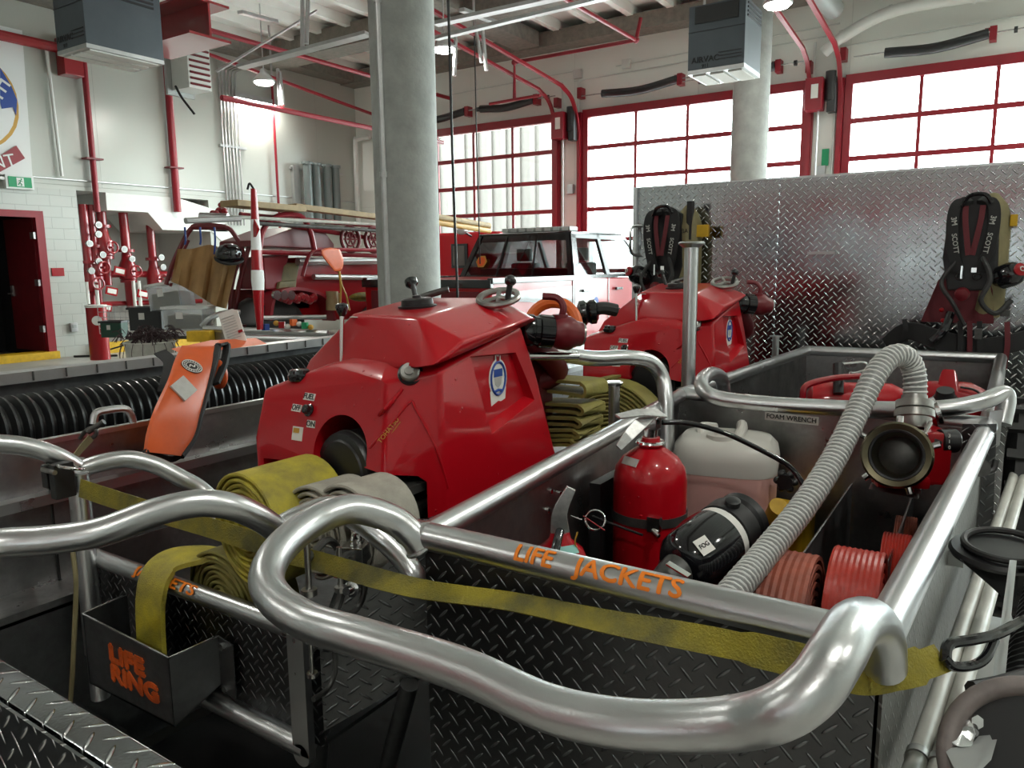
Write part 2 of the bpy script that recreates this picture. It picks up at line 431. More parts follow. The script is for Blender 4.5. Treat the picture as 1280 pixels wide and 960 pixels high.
def text_tube(txt, size, a, b, r, start, mt, parent, ang0=0.0, name='lettering', face=None, bold=0.0, sx=1.0):
    """lettering painted around a tube from a to b; start = metres along it; ang0 turns it round"""
    a = V(a); b = V(b); ax = (b-a).normalized(); up = V((0, 0, 1)); up = (up-ax*up.dot(ax)).normalized(); out = ax.cross(up)
    tb = text_bm(txt, size, .0004, 'LEFT'); mb = MB()
    bmesh.ops.triangulate(tb, faces=tb.faces)
    bmesh.ops.subdivide_edges(tb, edges=[e for e in tb.edges if e.calc_length() > size*.25], cuts=2)
    for k_, (dx, dy) in enumerate(((0, 0), (-bold, 0), (bold, 0), (0, bold), (0, -bold)) if bold else ((0, 0),)):
        b2 = tb.copy()
        for v in b2.verts:
            c = v.co; th = ang0+(c.y+dy)/r; rr = r+.0006+max(c.z, 0)+(5-k_)*.00008
            v.co = a+ax*(start+(c.x+dx)*sx)+(out*math.cos(th)+up*math.sin(th))*rr
        mb.add(b2)
    tb.free()
    return mb.build(name, mt, parent)
# ================================================================== THE ROOM
XL, YB, ZC = -15.0, 15.4, 6.75
XR, YF = 9.0, -8.0
struct(MB().bb(XL-3, XR+.3, YF-.3, YB+.3, -.2, 0).build('floor', 'floor_concrete'))
# back wall with four door openings
doors = [(-13.36, -8.9), (-8.06, -3.54), (-2.74, 1.72), (2.5, 7.0)]
w = MB(); x = XL-.3
for a, b in doors: w.bb(x, a, YB, YB+.3, 0, ZC); w.bb(a, b, YB, YB+.3, 4.83, ZC); x = b
w.bb(x, XR+.3, YB, YB+.3, 0, ZC)
struct(w.build('wall_back', 'wall_back_paint'))
struct(MB().bb(XL-.3, XR+.3, YF-.3, YF, 0, ZC).build('wall_front', 'wall_white'))
struct(MB().bb(XR, XR+.3, YF, YB, 0, ZC).build('wall_right', 'wall_white'))
# left wall: upper painted panels, block wall with a doorway, recess under the stair
w = MB(); w.bb(XL-.3, XL, YF, YB, 3.12, ZC); w.bb(XL-.3, XL, 10.75, YB, 0, 3.12)
struct(w.build('wall_left', 'wall_panel'))
w = MB(); w.bb(XL-.3, XL, YF, 5.1, 0, 3.12); w.bb(XL-.3, XL, 5.1, 7.2, 2.64, 3.12); w.bb(XL-.3, XL, 7.2, 7.9, 0, 3.12)
struct(w.build('wall_left_block', 'block'))
w = MB(); w.bb(-17.2, -17.0, 7.6, 11.2, 0, 3.12); w.bb(-17.0, XL-.3, 7.7, 7.9, 0, 3.12); w.bb(-17.0, XL-.3, 10.75, 10.95, 0, 3.12); w.bb(-17.2, XL-.31, 7.6, 11, 3.12, 3.2)
struct(w.build('wall_recess', 'wall_white'))
# room behind the open door, unlit
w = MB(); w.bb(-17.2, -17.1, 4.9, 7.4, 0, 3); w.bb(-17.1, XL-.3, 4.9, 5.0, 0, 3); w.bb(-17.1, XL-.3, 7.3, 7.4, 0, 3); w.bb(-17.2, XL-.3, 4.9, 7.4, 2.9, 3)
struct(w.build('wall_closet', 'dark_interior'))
# stair soffit over the recess: the sloping flight and its landing
s = MB()
s.prism([(XL+.02, 8.45, 3.12), (XL+.02, 10.0, 3.12), (XL+.02, 11.2, 2.95-.1), (XL+.02, 11.2, 2.44), (XL+.02, 9.6, 2.44), (XL+.02, 9.3, 2.78), (XL+.02, 8.45, 2.78)], (-1.6, 0, 0))
struct(s.build('wall_stair_soffit', 'white_paint', bevel=.01))
s = MB(); s.prism([(XL+.02, 10.7, 2.5), (XL+.02, 11.2, 2.5), (XL+.02, 13.2, .9), (XL+.02, 13.2, .4)], (-1.2, 0, 0))
struct(s.build('wall_stair_flight', 'white_paint'))
# door frame and open leaf
dr = MB()
dr.bb(XL-.05, XL+.05, 5.0, 5.12, 0, 2.58); dr.bb(XL-.05, XL+.05, 7.10, 7.24, .12, 2.58); dr.bb(XL-.05, XL+.05, 5.0, 7.24, 2.58, 2.70)
dr = struct(dr.build('door_1', 'red_paint'))
lf = MB().bb(XL-1.15, XL-.06, 7.08, 7.14, .14, 2.58).build('door_leaf', 'red_dark', dr)
for z in (.5, 1.35, 2.2): MB().bb(XL-.12, XL+.02, 7.05, 7.09, z, z+.12).build('hinge', 'galv', dr)
MB().bb(XL-1.08, XL-1.0, 7.05, 7.08, 1.15, 1.35).build('lock_plate', 'galv', dr)
MB().cyl((XL-1.03, 7.06, 1.2), (XL-1.03, 6.98, 1.2), .015).cyl((XL-1.03, 6.99, 1.2), (XL-.9, 6.99, 1.2), .012).build('door_handle', 'galv', dr)
struct(MB().bb(XL-.3, XL+.12, YF, 7.26, 0, .14).build('trim_1', 'yellow_kerb', bevel=.01))
struct(MB().bb(-17, XL+.05, 7.9, 12.6, 0, .22).build('floor_recess_slab', 'floor_concrete'))
struct(MB().bb(XL+.05, XL+.12, 7.9, 12.6, 0, .22).build('trim_2', 'yellow_kerb'))
# ceiling: white ribbed deck and concrete beams
struct(MB().bb(XL-.3, XR+.3, YF-.3, YB+.3, ZC, ZC+.2).build('ceiling', 'ceiling_white'))
rb = MB(); x = XL+.4
while x < XR: rb.bb(x, x+.14, YF, YB, ZC-.20, ZC); x += .85
struct(rb.build('ceiling_ribs', 'ceiling_white'))
struct(MB().bb(XL, XR, YB-.5, YB, 6.27, ZC-.18).build('beam_wall', 'beam_concrete'))
for X in (-9.3, -1.9, 5.4): struct(MB().bb(X-.3, X+.3, YF, YB-.5, 6.30, ZC-.15).build('beam_long', 'beam_concrete'))
for Y in (atz(456, 38, 6.4).y+.3,): struct(MB().bb(XL, XR, Y-.3, Y+.3, 6.35-.15, ZC-.12).build('beam_cross', 'beam_concrete'))
struct(MB().bb(XL, XL+.5, YF, YB, 6.3, ZC-.1).build('beam_left_wall', 'beam_concrete'))
# outside: forecourt and the ribbed building across it, lit by the sky
struct(MB().bb(-60, 40, YB+.3, 60, -.25, -.02).build('ground', 'asphalt'))
e = MB().bb(-30, -13.6, 22.5, 26, 0, 9)
for i in range(28): e.bb(-29.6+i*.58, -29.4+i*.58, 22.42, 22.5, 0, 9)
tag(e.build('neighbouring_building', 'exterior'), 'pale ribbed building seen through the leftmost overhead door', 'building')

# ---------------------------------------------------------------- columns
def column(px, D, r, nm, label, side):
    c = atd(px, 200, D); o = MB().cyl((c.x, c.y, 0), (c.x, c.y, ZC-.1), r, seg=48).build(nm, 'concrete')
    struct(o); return c
c1 = column(507, 7.2, .30, 'pillar_1', '', 0)
c2 = column(936, 13.0, .30, 'pillar_2', '', 0)
def conduit(pts, r, mt, label, nm='conduit', group='steel conduits', straps=0, parent=None):
    o = MB().tube(pts, r, 8).build(nm, mt); tag(o, label, 'conduit', group); return o
d = (V((0, 0, 0))-V((c1.x, c1.y, 0))).normalized(); sdn = V((-d.y, d.x, 0))
for k, (px, lab) in enumerate([(c1, 'grey pipe clipped up the near concrete pillar')]):
    q = V((c1.x, c1.y, 0))+d*.245-V((RT.x, RT.y, 0)).normalized()*.20
    t = thing('drain_pipe', lab, 'pipe', (q.x, q.y, 0))
    MB().cyl((q.x, q.y, 0), (q.x, q.y, ZC-.2), .032, seg=16).build('pipe', 'galv', t)
    for z in (2.45, 3.95, 5.5): MB().cyl((q.x, q.y, z), (q.x, q.y, z+.05), .042, seg=16).build('pipe_clip', 'galv', t)
q = V((c2.x, c2.y, 0))+(V((0, 0, 0))-V((c2.x, c2.y, 0))).normalized()*.25+V((RT.x, RT.y, 0)).normalized()*.2
tag(MB().cyl((q.x, q.y, 0), (q.x, q.y, ZC-.2), .02, seg=12).build('conduit', 'galv'), 'thin grey conduit running down the far concrete pillar', 'conduit')

# ---------------------------------------------------------------- overhead doors (windows onto the street)
rows = [4.83, 4.15, 3.49, 2.84, 2.18, 1.5, .82, 0.1]
for k, (a, b) in enumerate(doors):
    ncol = 4; cw = (b-a)/ncol; Y0 = YB-.04
    o = MB(); o.bb(a-.10, a+.03, Y0-.05, Y0+.06, 0, 4.78); o.bb(b-.03, b+.10, Y0-.05, Y0+.06, 0, 4.78); o.bb(a-.10, b+.10, Y0-.05, Y0+.06, 4.78, 4.95)
    fr = struct(o.build('window_%d' % (k+1), 'red_paint'))
    g = MB()
    for z in rows[1:]: g.bb(a, b, Y0, Y0+.05, z-.045, z+.045)
    for i in range(1, ncol): g.bb(a+cw*i-.03, a+cw*i+.03, Y0+.004, Y0+.046, 0, 4.83)
    g.build('mullions', 'red_paint', fr)
    MB().quad((a, Y0+.03, 0), (b, Y0+.03, 0), (b, Y0+.03, 4.83), (a, Y0+.03, 4.83)).build('pane', 'pane_glass', fr)
    L = bpy.data.lights.new('daylight', 'AREA'); L.shape = 'RECTANGLE'; L.size = b-a; L.size_y = 4.8; L.cycles.is_portal = True
    lo = bpy.data.objects.new('daylight', L); COL.objects.link(lo); lo.location = ((a+b)/2, YB+.35, 2.4); lo.rotation_euler = (R(-90), 0, 0)

# tracks
def trk(side, wx, label):
    zt = 5.42; pts = [(wx, YB-7.2, zt+.5), (wx, YB-.9, zt-.10), (wx, YB-.45, zt-.30), (wx, YB-.2, zt-.75), (wx, YB-.15, zt-1.3), (wx, YB-.15, .05)]
    t = thing('door_track', label, 'door track', (wx, YB-.2, 0), 'curved red tracks of the overhead doors')
    P = [V(pts[0]), V(pts[1])]+cat(pts[1:5], 6)[1:]+[V(pts[5])]
    MB().ribbon(P, (1, 0, 0), .07, .05).build('rail', 'red_paint', t)
    MB().bb(wx-.05, wx+.05, YB-.14, YB-.03, .1, 4.9).build('jamb_angle', 'red_paint', t)
    MB().bb(wx-.012, wx+.012, YB-4.0, YB-3.96, zt+.2, ZC-.1).build('hanger', 'galv', t)
labs = ['door track beside the left jamb of the leftmost overhead door', 'red curved track between leftmost door and grey pier, left one', 'red curved track at the left jamb of the second overhead door',
        'red curved track behind the far pillar, ending at the second door', 'thick red curved track at the left jamb of the rightmost visible door']
for wx, lab in zip((-13.5, -8.78, -8.22, -3.42, -2.90), labs): trk(0, wx, lab)
# torsion springs above the doors
sp = [((-12.9, 5.15), (-11.2, 5.20), 'black sleeved spring above leftmost door, partly hidden by the near pillar'), ((-10.75, 5.2), (-9.3, 5.24), 'black sleeved spring above the right half of the leftmost door'),
      ((-7.6, 5.15), (-5.95, 5.22), 'black sleeved spring above the second door, left of the dark air cleaner'), ((-5.5, 5.15), (-4.05, 5.2), 'black sleeved spring behind the dark air cleaner and far pillar'),
      ((-2.2, 5.15), (-.68, 5.22), 'long black sleeved spring above the rightmost visible door')]
for (x0, z0), (x1, z1), lab in sp:
    t = thing('torsion_spring', lab, 'spring', ((x0+x1)/2, YB-.25, z0), 'black springs above the overhead doors')
    m = (x0+x1)/2; P = cat([(x0, YB-.25, z0+.04), (m, YB-.25, (z0+z1)/2-.03), (x1, YB-.25, z1+.04)], 8)
    MB().tube(P, .085, 14).build('sleeve', 'black_hose', t)
    MB().box((x1+.06, YB-.2, z1+.03), (.10, .2, .22)).box((x1+.02, YB-.25, z1+.1), (.16, .04, .05)).build('bracket', 'red_paint', t)
    MB().cyl((x0-.5, YB-.25, z0+.05), (x0, YB-.25, z0+.05), .012).build('shaft', 'steel', t)
    MB().cyl((x1, YB-.25, z1+.04), (x1+.55, YB-.25, z1+.05), .012).build('shaft', 'steel', t)
    MB().cyl((x1+.34, YB-.25, z1+.04), (x1+.39, YB-.25, z1+.04), .05, seg=12).box((x1+.36, YB-.25, z1+.04), (.03, .14, .03)).build('coupler', 'black', t)
# operators on piers
for xc, lab in ((-8.5, 'red door operator box on pier left of the second door'), (-3.22, 'red door operator box on pier beside the rightmost visible door')):
    t = thing('door_operator', lab, 'motor', (xc, YB-.2, 4.35), 'red door operator boxes on the piers')
    MB().box((xc-.08, YB-.34, 4.62), (.30, .26, .56)).build('housing', 'red_paint', t, bevel=.015)
    MB().box((xc-.06, YB-.475, 4.66), (.12, .01, .24)).build('notice', 'label', t)
    MB().cyl((xc+.17, YB-.3, 4.5), (xc+.17, YB-.3, 5.0), .09).box((xc+.2, YB-.25, 4.6), (.14, .2, .6)).build('motor', 'black', t)
    MB().box((xc-.24, YB-.15, 5.15), (.1, .2, .2)).box((xc+.34, YB-.15, 5.28), (.1, .2, .22)).build('shaft_bracket', 'red_paint', t)
    MB().tube([(xc-.02, YB-.3, 4.4), (xc-.02, YB-.31, 2.0), (xc-.04, YB-.3, .9)], .018, 6).build('chain', 'galv', t)
    for dx in (-.18, .22): tag(MB().tube([(xc+dx, YB-.05, 5.6), (xc+dx, YB-.05, .4)], .025, 6).build('conduit', 'white_paint'), 'white conduit down the pier, %s' % (('left' if dx < 0 else 'right')+' one beside '+('second door' if xc < -5 else 'rightmost visible door')), 'conduit', 'conduits on the door piers')
    tag(MB().box((xc+.04, YB-.06, 3.3), (.14, .08, .2)).build('control_box', 'galv'), 'small grey control box on the pier by '+('the second door' if xc < -5 else 'the rightmost door'), 'box', 'boxes on the piers')
tag(MB().box((-3.13, YB-.04, 3.55), (.12, .03, .3)).build('wall_sign', 'green'), 'small green sign on the pier beside the rightmost door', 'sign')
# long conduits and junction boxes along the back wall
for i, (z, x0, x1) in enumerate([(5.72, -12.9, -8.2), (5.60, -8.4, -3.2), (5.78, -7.4, -3.0), (5.48, -2.9, 2.0)]):
    tag(MB().tube([(x0, YB-.03, z-.02), (x1, YB-.03, z+.08)], .014, 6).build('conduit', 'white_paint'), ['thin conduit above the leftmost overhead door', 'lower thin conduit above the second overhead door', 'upper thin conduit above the second overhead door', 'thin conduit above the rightmost overhead door'][i], 'conduit', 'conduits along the door wall')
for x_, z_ in ((-8.3, 5.72), (-7.15, 5.76)): tag(MB().box((x_, YB-.05, z_), (.18, .1, .18)).build('junction_box', 'white_paint'), 'white junction box above the %s' % ('pier' if x_ < -8 else 'second overhead door'), 'box', 'junction boxes high on the wall')
# white duct
P = cat([(-3.2, YB-.25, 5.35), (-2.9, YB-.3, 5.55), (-2.15, YB-.35, 5.82), (-1.2, YB-.35, 5.85), (.4, YB-.35, 5.8), (2.5, YB-.35, 5.8)], 5)
t = thing('exhaust_duct', 'long white round duct above the rightmost overhead door', 'duct', (-2, YB-.3, 5.4))
MB().tube(P, .10, 14).build('duct_run', 'white_paint', t)
for i in (5, 10, 16): MB().cyl(P[i], P[i]+(P[i+1]-P[i]).normalized()*.05, .112).build('collar', 'white_paint', t)
tag(MB().cyl((-3.3, YB-2.6, 6.25), (-3.0, YB-.6, 5.95), .17, seg=20).build('round_duct', 'grey_metal'), 'thick grey duct end under ceiling beside the far air cleaner', 'duct')

# ---------------------------------------------------------------- red sprinkler pipes
def pipe(nm, pts, r, label, mt='red_paint', catg='pipe', group='red sprinkler pipes', fit=True):
    t = thing(nm, label, catg, pts[0], group); MB().tube(pts, r, 10).build('run', mt, t)
    if fit:
        for p in pts[1:-1]: MB().ell(p, (r*3.4,)*3).build('elbow', mt, t)
    return t
zp = 5.9
p0 = atz(256, 36, 5.6); p1 = atz(462, 93, 5.6)
pipe('sprinkler_pipe', [(p0.x, p0.y-2.5, 5.6), (p0.x, p0.y, 5.6), (p0.x, 15.2, 5.6)], .045, 'long red pipe running under the ceiling towards the doors, left of pillar')
p0 = atz(277, 122, 4.6)
pipe('steel_beam', [(p0.x, p0.y, 4.6), (p0.x, 15.2, 4.6)], .05, 'red bar ending in mid air, behind the near pillar')
a = aty(690, 0, 10.5); b = V((-5.62, 13.2, 6.15))
b = aty(795, 50, 13.4); a = V((b.x, b.y-5, b.z)); c = V((b.x-.0, b.y, b.z)); 
pipe('sprinkler_pipe', [a, b, aty(643, 78, 13.4), aty(643, 124, 13.4)], .035, 'red pipe above the doors dropping beside a track')
pipe('sprinkler_pipe', [aty(612, 130, 13.4), aty(675, 119, 13.4)], .03, 'short red branch pipe above the leftmost door', fit=False)
pipe('sprinkler_pipe', [b, aty(801, 22, 13.4)], .035, 'short red riser at the pipe corner above second door', fit=False)
for px, yb, yt, k in ((120, 245, 72, 0), (222, 265, 85, 1)):
    p = atx(px, yb, XL+.12); r = .055 if k == 0 else .075
    t = thing('sprinkler_riser', ['slim red riser on the left wall, ending at the valve recess', 'thicker red riser on the left wall beside the grey heater'][k], 'pipe', (p.x, p.y, 2.4), 'red risers on the left wall')
    MB().cyl((p.x, p.y, p.z-(.3 if k == 0 else 0)), (p.x, p.y, 6.1), r, seg=14).build('run', 'red_paint', t)
    MB().bb(p.x-.1, p.x+.1, p.y-.16, p.y+.16, 3.7, 3.73).build('bracket', 'red_dark', t)
pipe('sprinkler_riser', [(XL+.1, 12.6, 5.9), (XL+.1, 12.6, 2.0)], .03, 'thin red riser below a ceiling lamp on left wall', fit=False, group='red risers on the left wall')
# red steel beams at upper left
def rbeam(pts, w_, h_, nm, lab):
    a, b = V(pts[0]), V(pts[1]); t = thing(nm, lab, 'beam', a, 'red steel beams at the upper left')
    dv = (b-a); L_ = dv.length; rot = Matrix.Rotation(math.atan2(dv.y, dv.x), 3, 'Z'); c = (a+b)/2
    MB().box(c+V((0, 0, h_/2)), (L_, w_, .03), rot).box(c-V((0, 0, h_/2)), (L_, w_, .03), rot).build('flange', 'red_metal', t)
    MB().box(c, (L_, .03, h_), rot).build('web', 'red_metal', t)
b0 = atd(262, 22, 9.5); rbeam([(b0.x-1.3, b0.y, b0.z-.02), (b0.x, b0.y, b0.z-.02)], .6, .42, 'steel_beam', 'deep glossy red beam behind the left air cleaner')
b1 = atd(228, 0, 9.0); rbeam([(b1.x-.9, b1.y-.4, b1.z+.3), (b1.x+3.0, b1.y-.4, b1.z+.3)], .9, .3, 'steel_beam', 'wide red beam at the very top of the left side')
tag(MB().tube([(XL+.12, 4.5, 5.62), (XL+.12, 7.9, 5.62)], .09, 10).build('steel_beam', 'red_metal'), 'red bar along the left wall above the banner', 'beam', 'red steel beams at the upper left')
tag(MB().bb(XL+.02, XL+.3, 7.75, 8.1, 5.15, 5.8).build('beam_bracket', 'red_metal', bevel=.02), 'red steel bracket on left wall beside the banner corner', 'bracket')

# ---------------------------------------------------------------- ceiling lamps, strut trays
def lamp(p, label, power=260, real=True):
    t = thing('high_bay_lamp', label, 'lamp', p, 'high bay lamps under the ceiling'); p = V(p)
    MB().lathe(p, (0, 0, 1), [(0, .20), (.03, .205), (.10, .15), (.17, .07), (.24, .05)], 24).build('lamp_shade', 'galv', t)
    MB().lathe(p, (0, 0, 1), [(-.05, .03), (-.035, .15), (-.005, .18)], 20).build('lens', 'lamp_emit', t)
    MB().cyl(p+V((0, 0, .24)), (p.x, p.y, ZC-.3), .012, seg=8).build('stem', 'galv', t)
    L = bpy.data.lights.new('lamp_glow', 'AREA'); L.shape = 'DISK'; L.size = .34; L.energy = power; L.color = (1, .99, .91)
    lo = bpy.data.objects.new('lamp_glow', L); COL.objects.link(lo); lo.location = p-V((0, 0, .07))
l1 = atd(330, 103, 14.3); l2 = atd(555, 62, 12.5); l3 = atd(972, 6, 10.8)
lamp(l1, 'lit bell lamp in front of the left wall corner', 110); lamp(l2, 'lit bell lamp hanging just right of the near pillar', 60); lamp(l3, 'lit lamp at the top edge beside the far air cleaner', 25)
for i, (x_, y_, pw) in enumerate(UNSEEN_LAMPS): lamp((x_, y_, 5.7), 'unseen bell lamp overhead, added to light the room', pw)
# wall light behind the red bar
p = atx(312, 122, XL+.1); t = thing('wall_light', 'strip light on the left wall making a bright patch', 'lamp', p)
MB().bb(XL, XL+.12, p.y-.4, p.y+.75, p.z-.05, p.z+.06).build('body', 'galv', t)
MB().bb(XL+.03, XL+.11, p.y-.38, p.y+.73, p.z-.08, p.z-.05).build('diffuser', 'lamp_emit', t)
L = bpy.data.lights.new('wall_glow', 'AREA'); L.shape = 'RECTANGLE'; L.size = .3; L.size_y = 1.0; L.energy = 55; L.color = (1, .97, .9)
lo = bpy.data.objects.new('wall_glow', L); COL.objects.link(lo); lo.location = (XL+.25, p.y+.2, p.z-.14); lo.rotation_euler = (0, R(30), 0)
# strut trays and conduits under the ceiling
def strut(pts, w_, lab, mt='galv', h=.05):
    tag(MB().ribbon([V(q) for q in pts], (1, 0, 0) if abs((V(pts[1])-V(pts[0])).y) > abs((V(pts[1])-V(pts[0])).x) else (0, 1, 0), w_, h).build('strut_rail', mt), lab, 'rail', 'strut rails under the ceiling')
strut([atd(300, 84, 12.5), atd(460, 42, 11.5)], .18, 'pale strut tray crossing left of the near pillar')
strut([atd(165, 41, 12), atd(245, 8, 12)][::-1], .05, 'thin pale strut in the upper left')
strut([atd(545, 30, 11), atd(720, -8, 10)], .14, 'pale strut tray crossing right of the near pillar, upper')
strut([atd(545, 48, 11.5), atd(760, -4, 10.2)], .1, 'pale strut tray crossing right of the near pillar, lower')
strut([atd(577, 12, 11), atd(625, 30, 12.2)], .09, 'short pale strut with holes under the trays')
strut([atd(300, 15, 12.5), atd(345, 27, 13.5)], .1, 'pale strut above the bell lamp')
for i, (x0, y0, x1, y1, D) in enumerate([(570, 42, 568, 95, 12.5), (603, 35, 608, 88, 12.5), (595, 38, 602, 78, 12.8), (385, 0, 383, 55, 12), (378, 0, 378, 62, 12.2), (350, 90, 354, 132, 14.5), (347, 86, 350, 132, 14.6)]):
    a = atd(x0, y0, D); b = atd(x1, y1, D); tag(MB().tube([a, b], .035, 6).build('hanger_rod', 'galv'), ['hanger rod below the trays beside the bell lamp', 'right leg of the splayed hanger beside the pillar', 'left leg of the splayed hanger beside the pillar', 'wide pale hanger left of the near pillar', 'second pale hanger left of the near pillar', 'right pole behind the lit bell lamp', 'left pole behind the lit bell lamp'][i], 'rod', 'hanger rods')
# hanging cords right of the near pillar
for i, (x0, y0, x1, y1, D) in enumerate([(560, -10, 577, 385, 6.4), (593, 45, 596, 330, 10.5)]):
    a = atd(x0, y0, D); b = V((a.x+.02, a.y+.02, atd(x1, y1, D).z)); tag(MB().tube([a, V((a.x+.01, a.y, (a.z+b.z)/2)), b], .012 if i == 0 else .010, 6).build('hanging_cord', 'black'), ['thick black cord hanging beside the near pillar', 'thin dark cord hanging further right of the pillar'][i], 'cord')
# conduits on left wall
for i, px in enumerate((277, 281, 285, 289, 293, 297)):
    p = atx(px+1, 160, XL+.06); tag(MB().tube(cat([(p.x+.5+.07*i, p.y, 6.0), (p.x+.12+.02*i, p.y, 5.98), (p.x, p.y, 5.8), (p.x, p.y, 4.6), (p.x, p.y, 2.6)], 4), .018, 6).build('conduit', 'galv'), 'one of six thin steel conduits side by side on left wall', 'conduit', 'six thin steel conduits running down the left wall together')
tag(MB().bb(XL, XL+.08, 11.1, 11.8, 4.3, 4.35).build('conduit_clamp', 'galv'), 'horizontal clamp bar across the six thin conduits', 'clamp')
tag(MB().tube([(XL+.03, 6.9, 3.30), (XL+.03, 15.3, 3.34)], .015, 6).build('conduit', 'galv'), 'long thin conduit running level along the left wall', 'conduit')
p = atx(58, 60, XL+.08); tag(MB().tube([(p.x, p.y, p.z), (p.x, p.y+.05, 3.35)], .03, 8).build('conduit', 'white_paint'), 'white vertical conduit beside the crest banner', 'conduit')
p = atx(455, 200, XL+.1); tag(MB().tube(cat([(p.x+.6, 15.2, 4.95), (p.x+.15, 15.2, 4.93), (p.x+.05, 15.2, 4.7), (p.x+.05, 15.2, 2.2)], 4), .06, 8).build('drain_pipe', 'white_paint'), 'white pipe bending down in the far wall corner', 'pipe')
# grey exhaust stacks on the left wall
t = thing('exhaust_stacks_holder', 'pale bracket board behind the four grey wall tubes', 'bracket', atx(368, 230, XL+.05))
q = atx(372, 230, XL+.05); q2 = atx(425, 258, XL+.05)
MB().bb(XL, XL+.1, q.y-.15, q.y+.05, 2.7, 4.1).build('board', 'grey_metal', t)
MB().bb(XL, XL+.08, q.y-.2, q2.y+.15, 4.0, 4.05).build('bar', 'galv', t)
for i, px in enumerate((385, 396, 409, 420)):
    p = atx(px, 230, XL+.3); t = thing('exhaust_tube', ['first', 'second', 'third', 'fourth'][i]+' from the left of four grey vertical tubes on left wall', 'tube', (p.x, p.y, 2.7), 'four grey vertical tubes on the left wall')
    MB().cyl((p.x, p.y, 2.7), (p.x, p.y, 4.12), .10, seg=16).build('barrel', 'stack_grey', t)
    MB().cyl((p.x, p.y, 4.12), (p.x, p.y, 4.18), .135, seg=16).build('cap', 'stack_grey', t)
# heater hanging upper left
p = atd(238, 80, 12.5); t = thing('unit_heater', 'white unit heater with louvres hanging near the left wall', 'heater', p)
MB().box(p, (.45, .42, .85)).build('cabinet', 'white_paint', t, bevel=.01)
lo = MB()
for i in range(9): lo.box(p+V((.235, 0, -.36+i*.09)), (.03, .36, .03), Matrix.Rotation(R(35), 3, 'Y'))
lo.build('louvres', 'red_dark', t)
MB().box(p+V((-.25, -.05, -.02)), (.06, .5, .95)).build('back_plate', 'grey_metal', t)
MB().tube(cat([p+V((0, -.3, -.4)), p+V((.15, -.3, -.6)), p+V((.3, -.2, -.85))], 5), .02, 6).build('gas_line', 'black', t)
for dx, dy, ex, ey in ((-.2, .3, -1.1, .6), (.25, .3, 1.3, 1.6)): MB().tube([p+V((dx, dy, -.1)), p+V((ex, ey, 1.0))], .022, 6).build('stay', 'galv', t)

# ---------------------------------------------------------------- air cleaners
def airvac(c, sx, sy, h, label):
    t = thing('air_cleaner', label, 'air cleaner', c, 'dark hanging air cleaners'); c = V(c); z0 = c.z
    x0, x1, y0, y1 = c.x-sx/2, c.x+sx/2, c.y-sy/2, c.y+sy/2
    MB().bb(x0, x1, y0, y1, z0+.02, z0+h).build('cabinet', 'airvac', t, bevel=.008)
    MB().bb(x0+.12*sx, x1-.12*sx, y0-.015, y0+.01, z0+h*.72, z0+h*.97).build('outlet_grille', 'black', t)
    g = MB()
    for i in range(4): g.bb(x1, x1+.012, y0+.1*sy, y1-.1*sy, z0+h*(.74+.06*i), z0+h*(.77+.06*i))
    g.build('side_louvres', 'black', t)
    MB().bb(x0, x1, y0, y1, z0-.02, z0+.02).build('filter_frame', 'galv', t)
    f = MB()
    for i in range(3): f.bb(x0+sx*(.06+.32*i), x0+sx*(.30+.32*i), y0+.05, y1-.05, z0-.035, z0-.02)
    f.build('filter', 'label', t)
    f = MB().bb(x0, x1, y0-.008, y0, z0+h*.60, z0+h*.605)
    for i in range(3): f.bb(x0+sx*.55, x1-.03, y0-.008, y0, z0+h*(.24-.05*i), z0+h*(.25-.05*i))
    f.build('trim_line', 'black', t)
    text('AIRVAC', h*.13, (x0+sx*.32, y0-.006, z0+h*.17), (1, 0, 0), (0, 0, 1), 'ink', t, ext=.002)
    text('911', h*.08, (x0+sx*.32, y0-.006, z0+h*.07), (1, 0, 0), (0, 0, 1), 'ink', t, ext=.002)
    for dx in (-.4, .4): MB().cyl((c.x+dx*sx, c.y, z0+h), (c.x+dx*sx, c.y, ZC-.3), .015, seg=8).build('hanger', 'galv', t)
    return t
ac = atd(930, 81, 7.8); airvac((ac.x-.30, ac.y+.29, ac.z), .60, .58, .66, 'dark air cleaner with fan logo hanging before the far pillar')
al = atd(108, 56, 7.6); airvac((al.x-.28, al.y+.42, al.z), .56, .84, .7, 'dark air cleaner hanging at the upper left before red beams')

# ---------------------------------------------------------------- banner, exit sign, small wall things
t = thing('wall_banner', 'white fire department crest banner on the left wall', 'banner', (XL+.05, 6, 3.2))
yb = lambda px, py: atx(px, py, XL+.06)
b1 = yb(28, 38); b2 = yb(41, 221)
MB().prism([(XL+.03, 3.6, b1.z), (XL+.03, b1.y, b1.z), (XL+.03, b2.y, b2.z), (XL+.03, 3.6, b2.z-.05)], (.02, 0, 0)).build('cloth', 'banner', t)
cy = 5.35; cz = 4.45
def oval(cy_, cz_, ry, rz, x_, n=40, e=2.0): return [(x_, cy_+ry*math.copysign(abs(math.cos(2*math.pi*i/n))**(2/e), math.cos(2*math.pi*i/n)), cz_+rz*math.copysign(abs(math.sin(2*math.pi*i/n))**(2/e), math.sin(2*math.pi*i/n))) for i in range(n)]
MB().prism(oval(cy, cz+.05, 1.66, 1.02, XL+.052, e=2.3), (.004, 0, 0)).build('crest_outline', 'gold', t)
MB().prism(oval(cy, cz+.05, 1.60, .97, XL+.054, e=2.3), (.004, 0, 0)).build('crest_field', 'banner', t)
MB().prism([yb(0, 85)+V((0, 0, 0)), yb(14, 108), yb(21, 125), yb(20, 144), yb(16, 134), yb(2, 136), yb(0, 128)], (.012, 0, 0)).build('blue_scroll', 'blue', t)
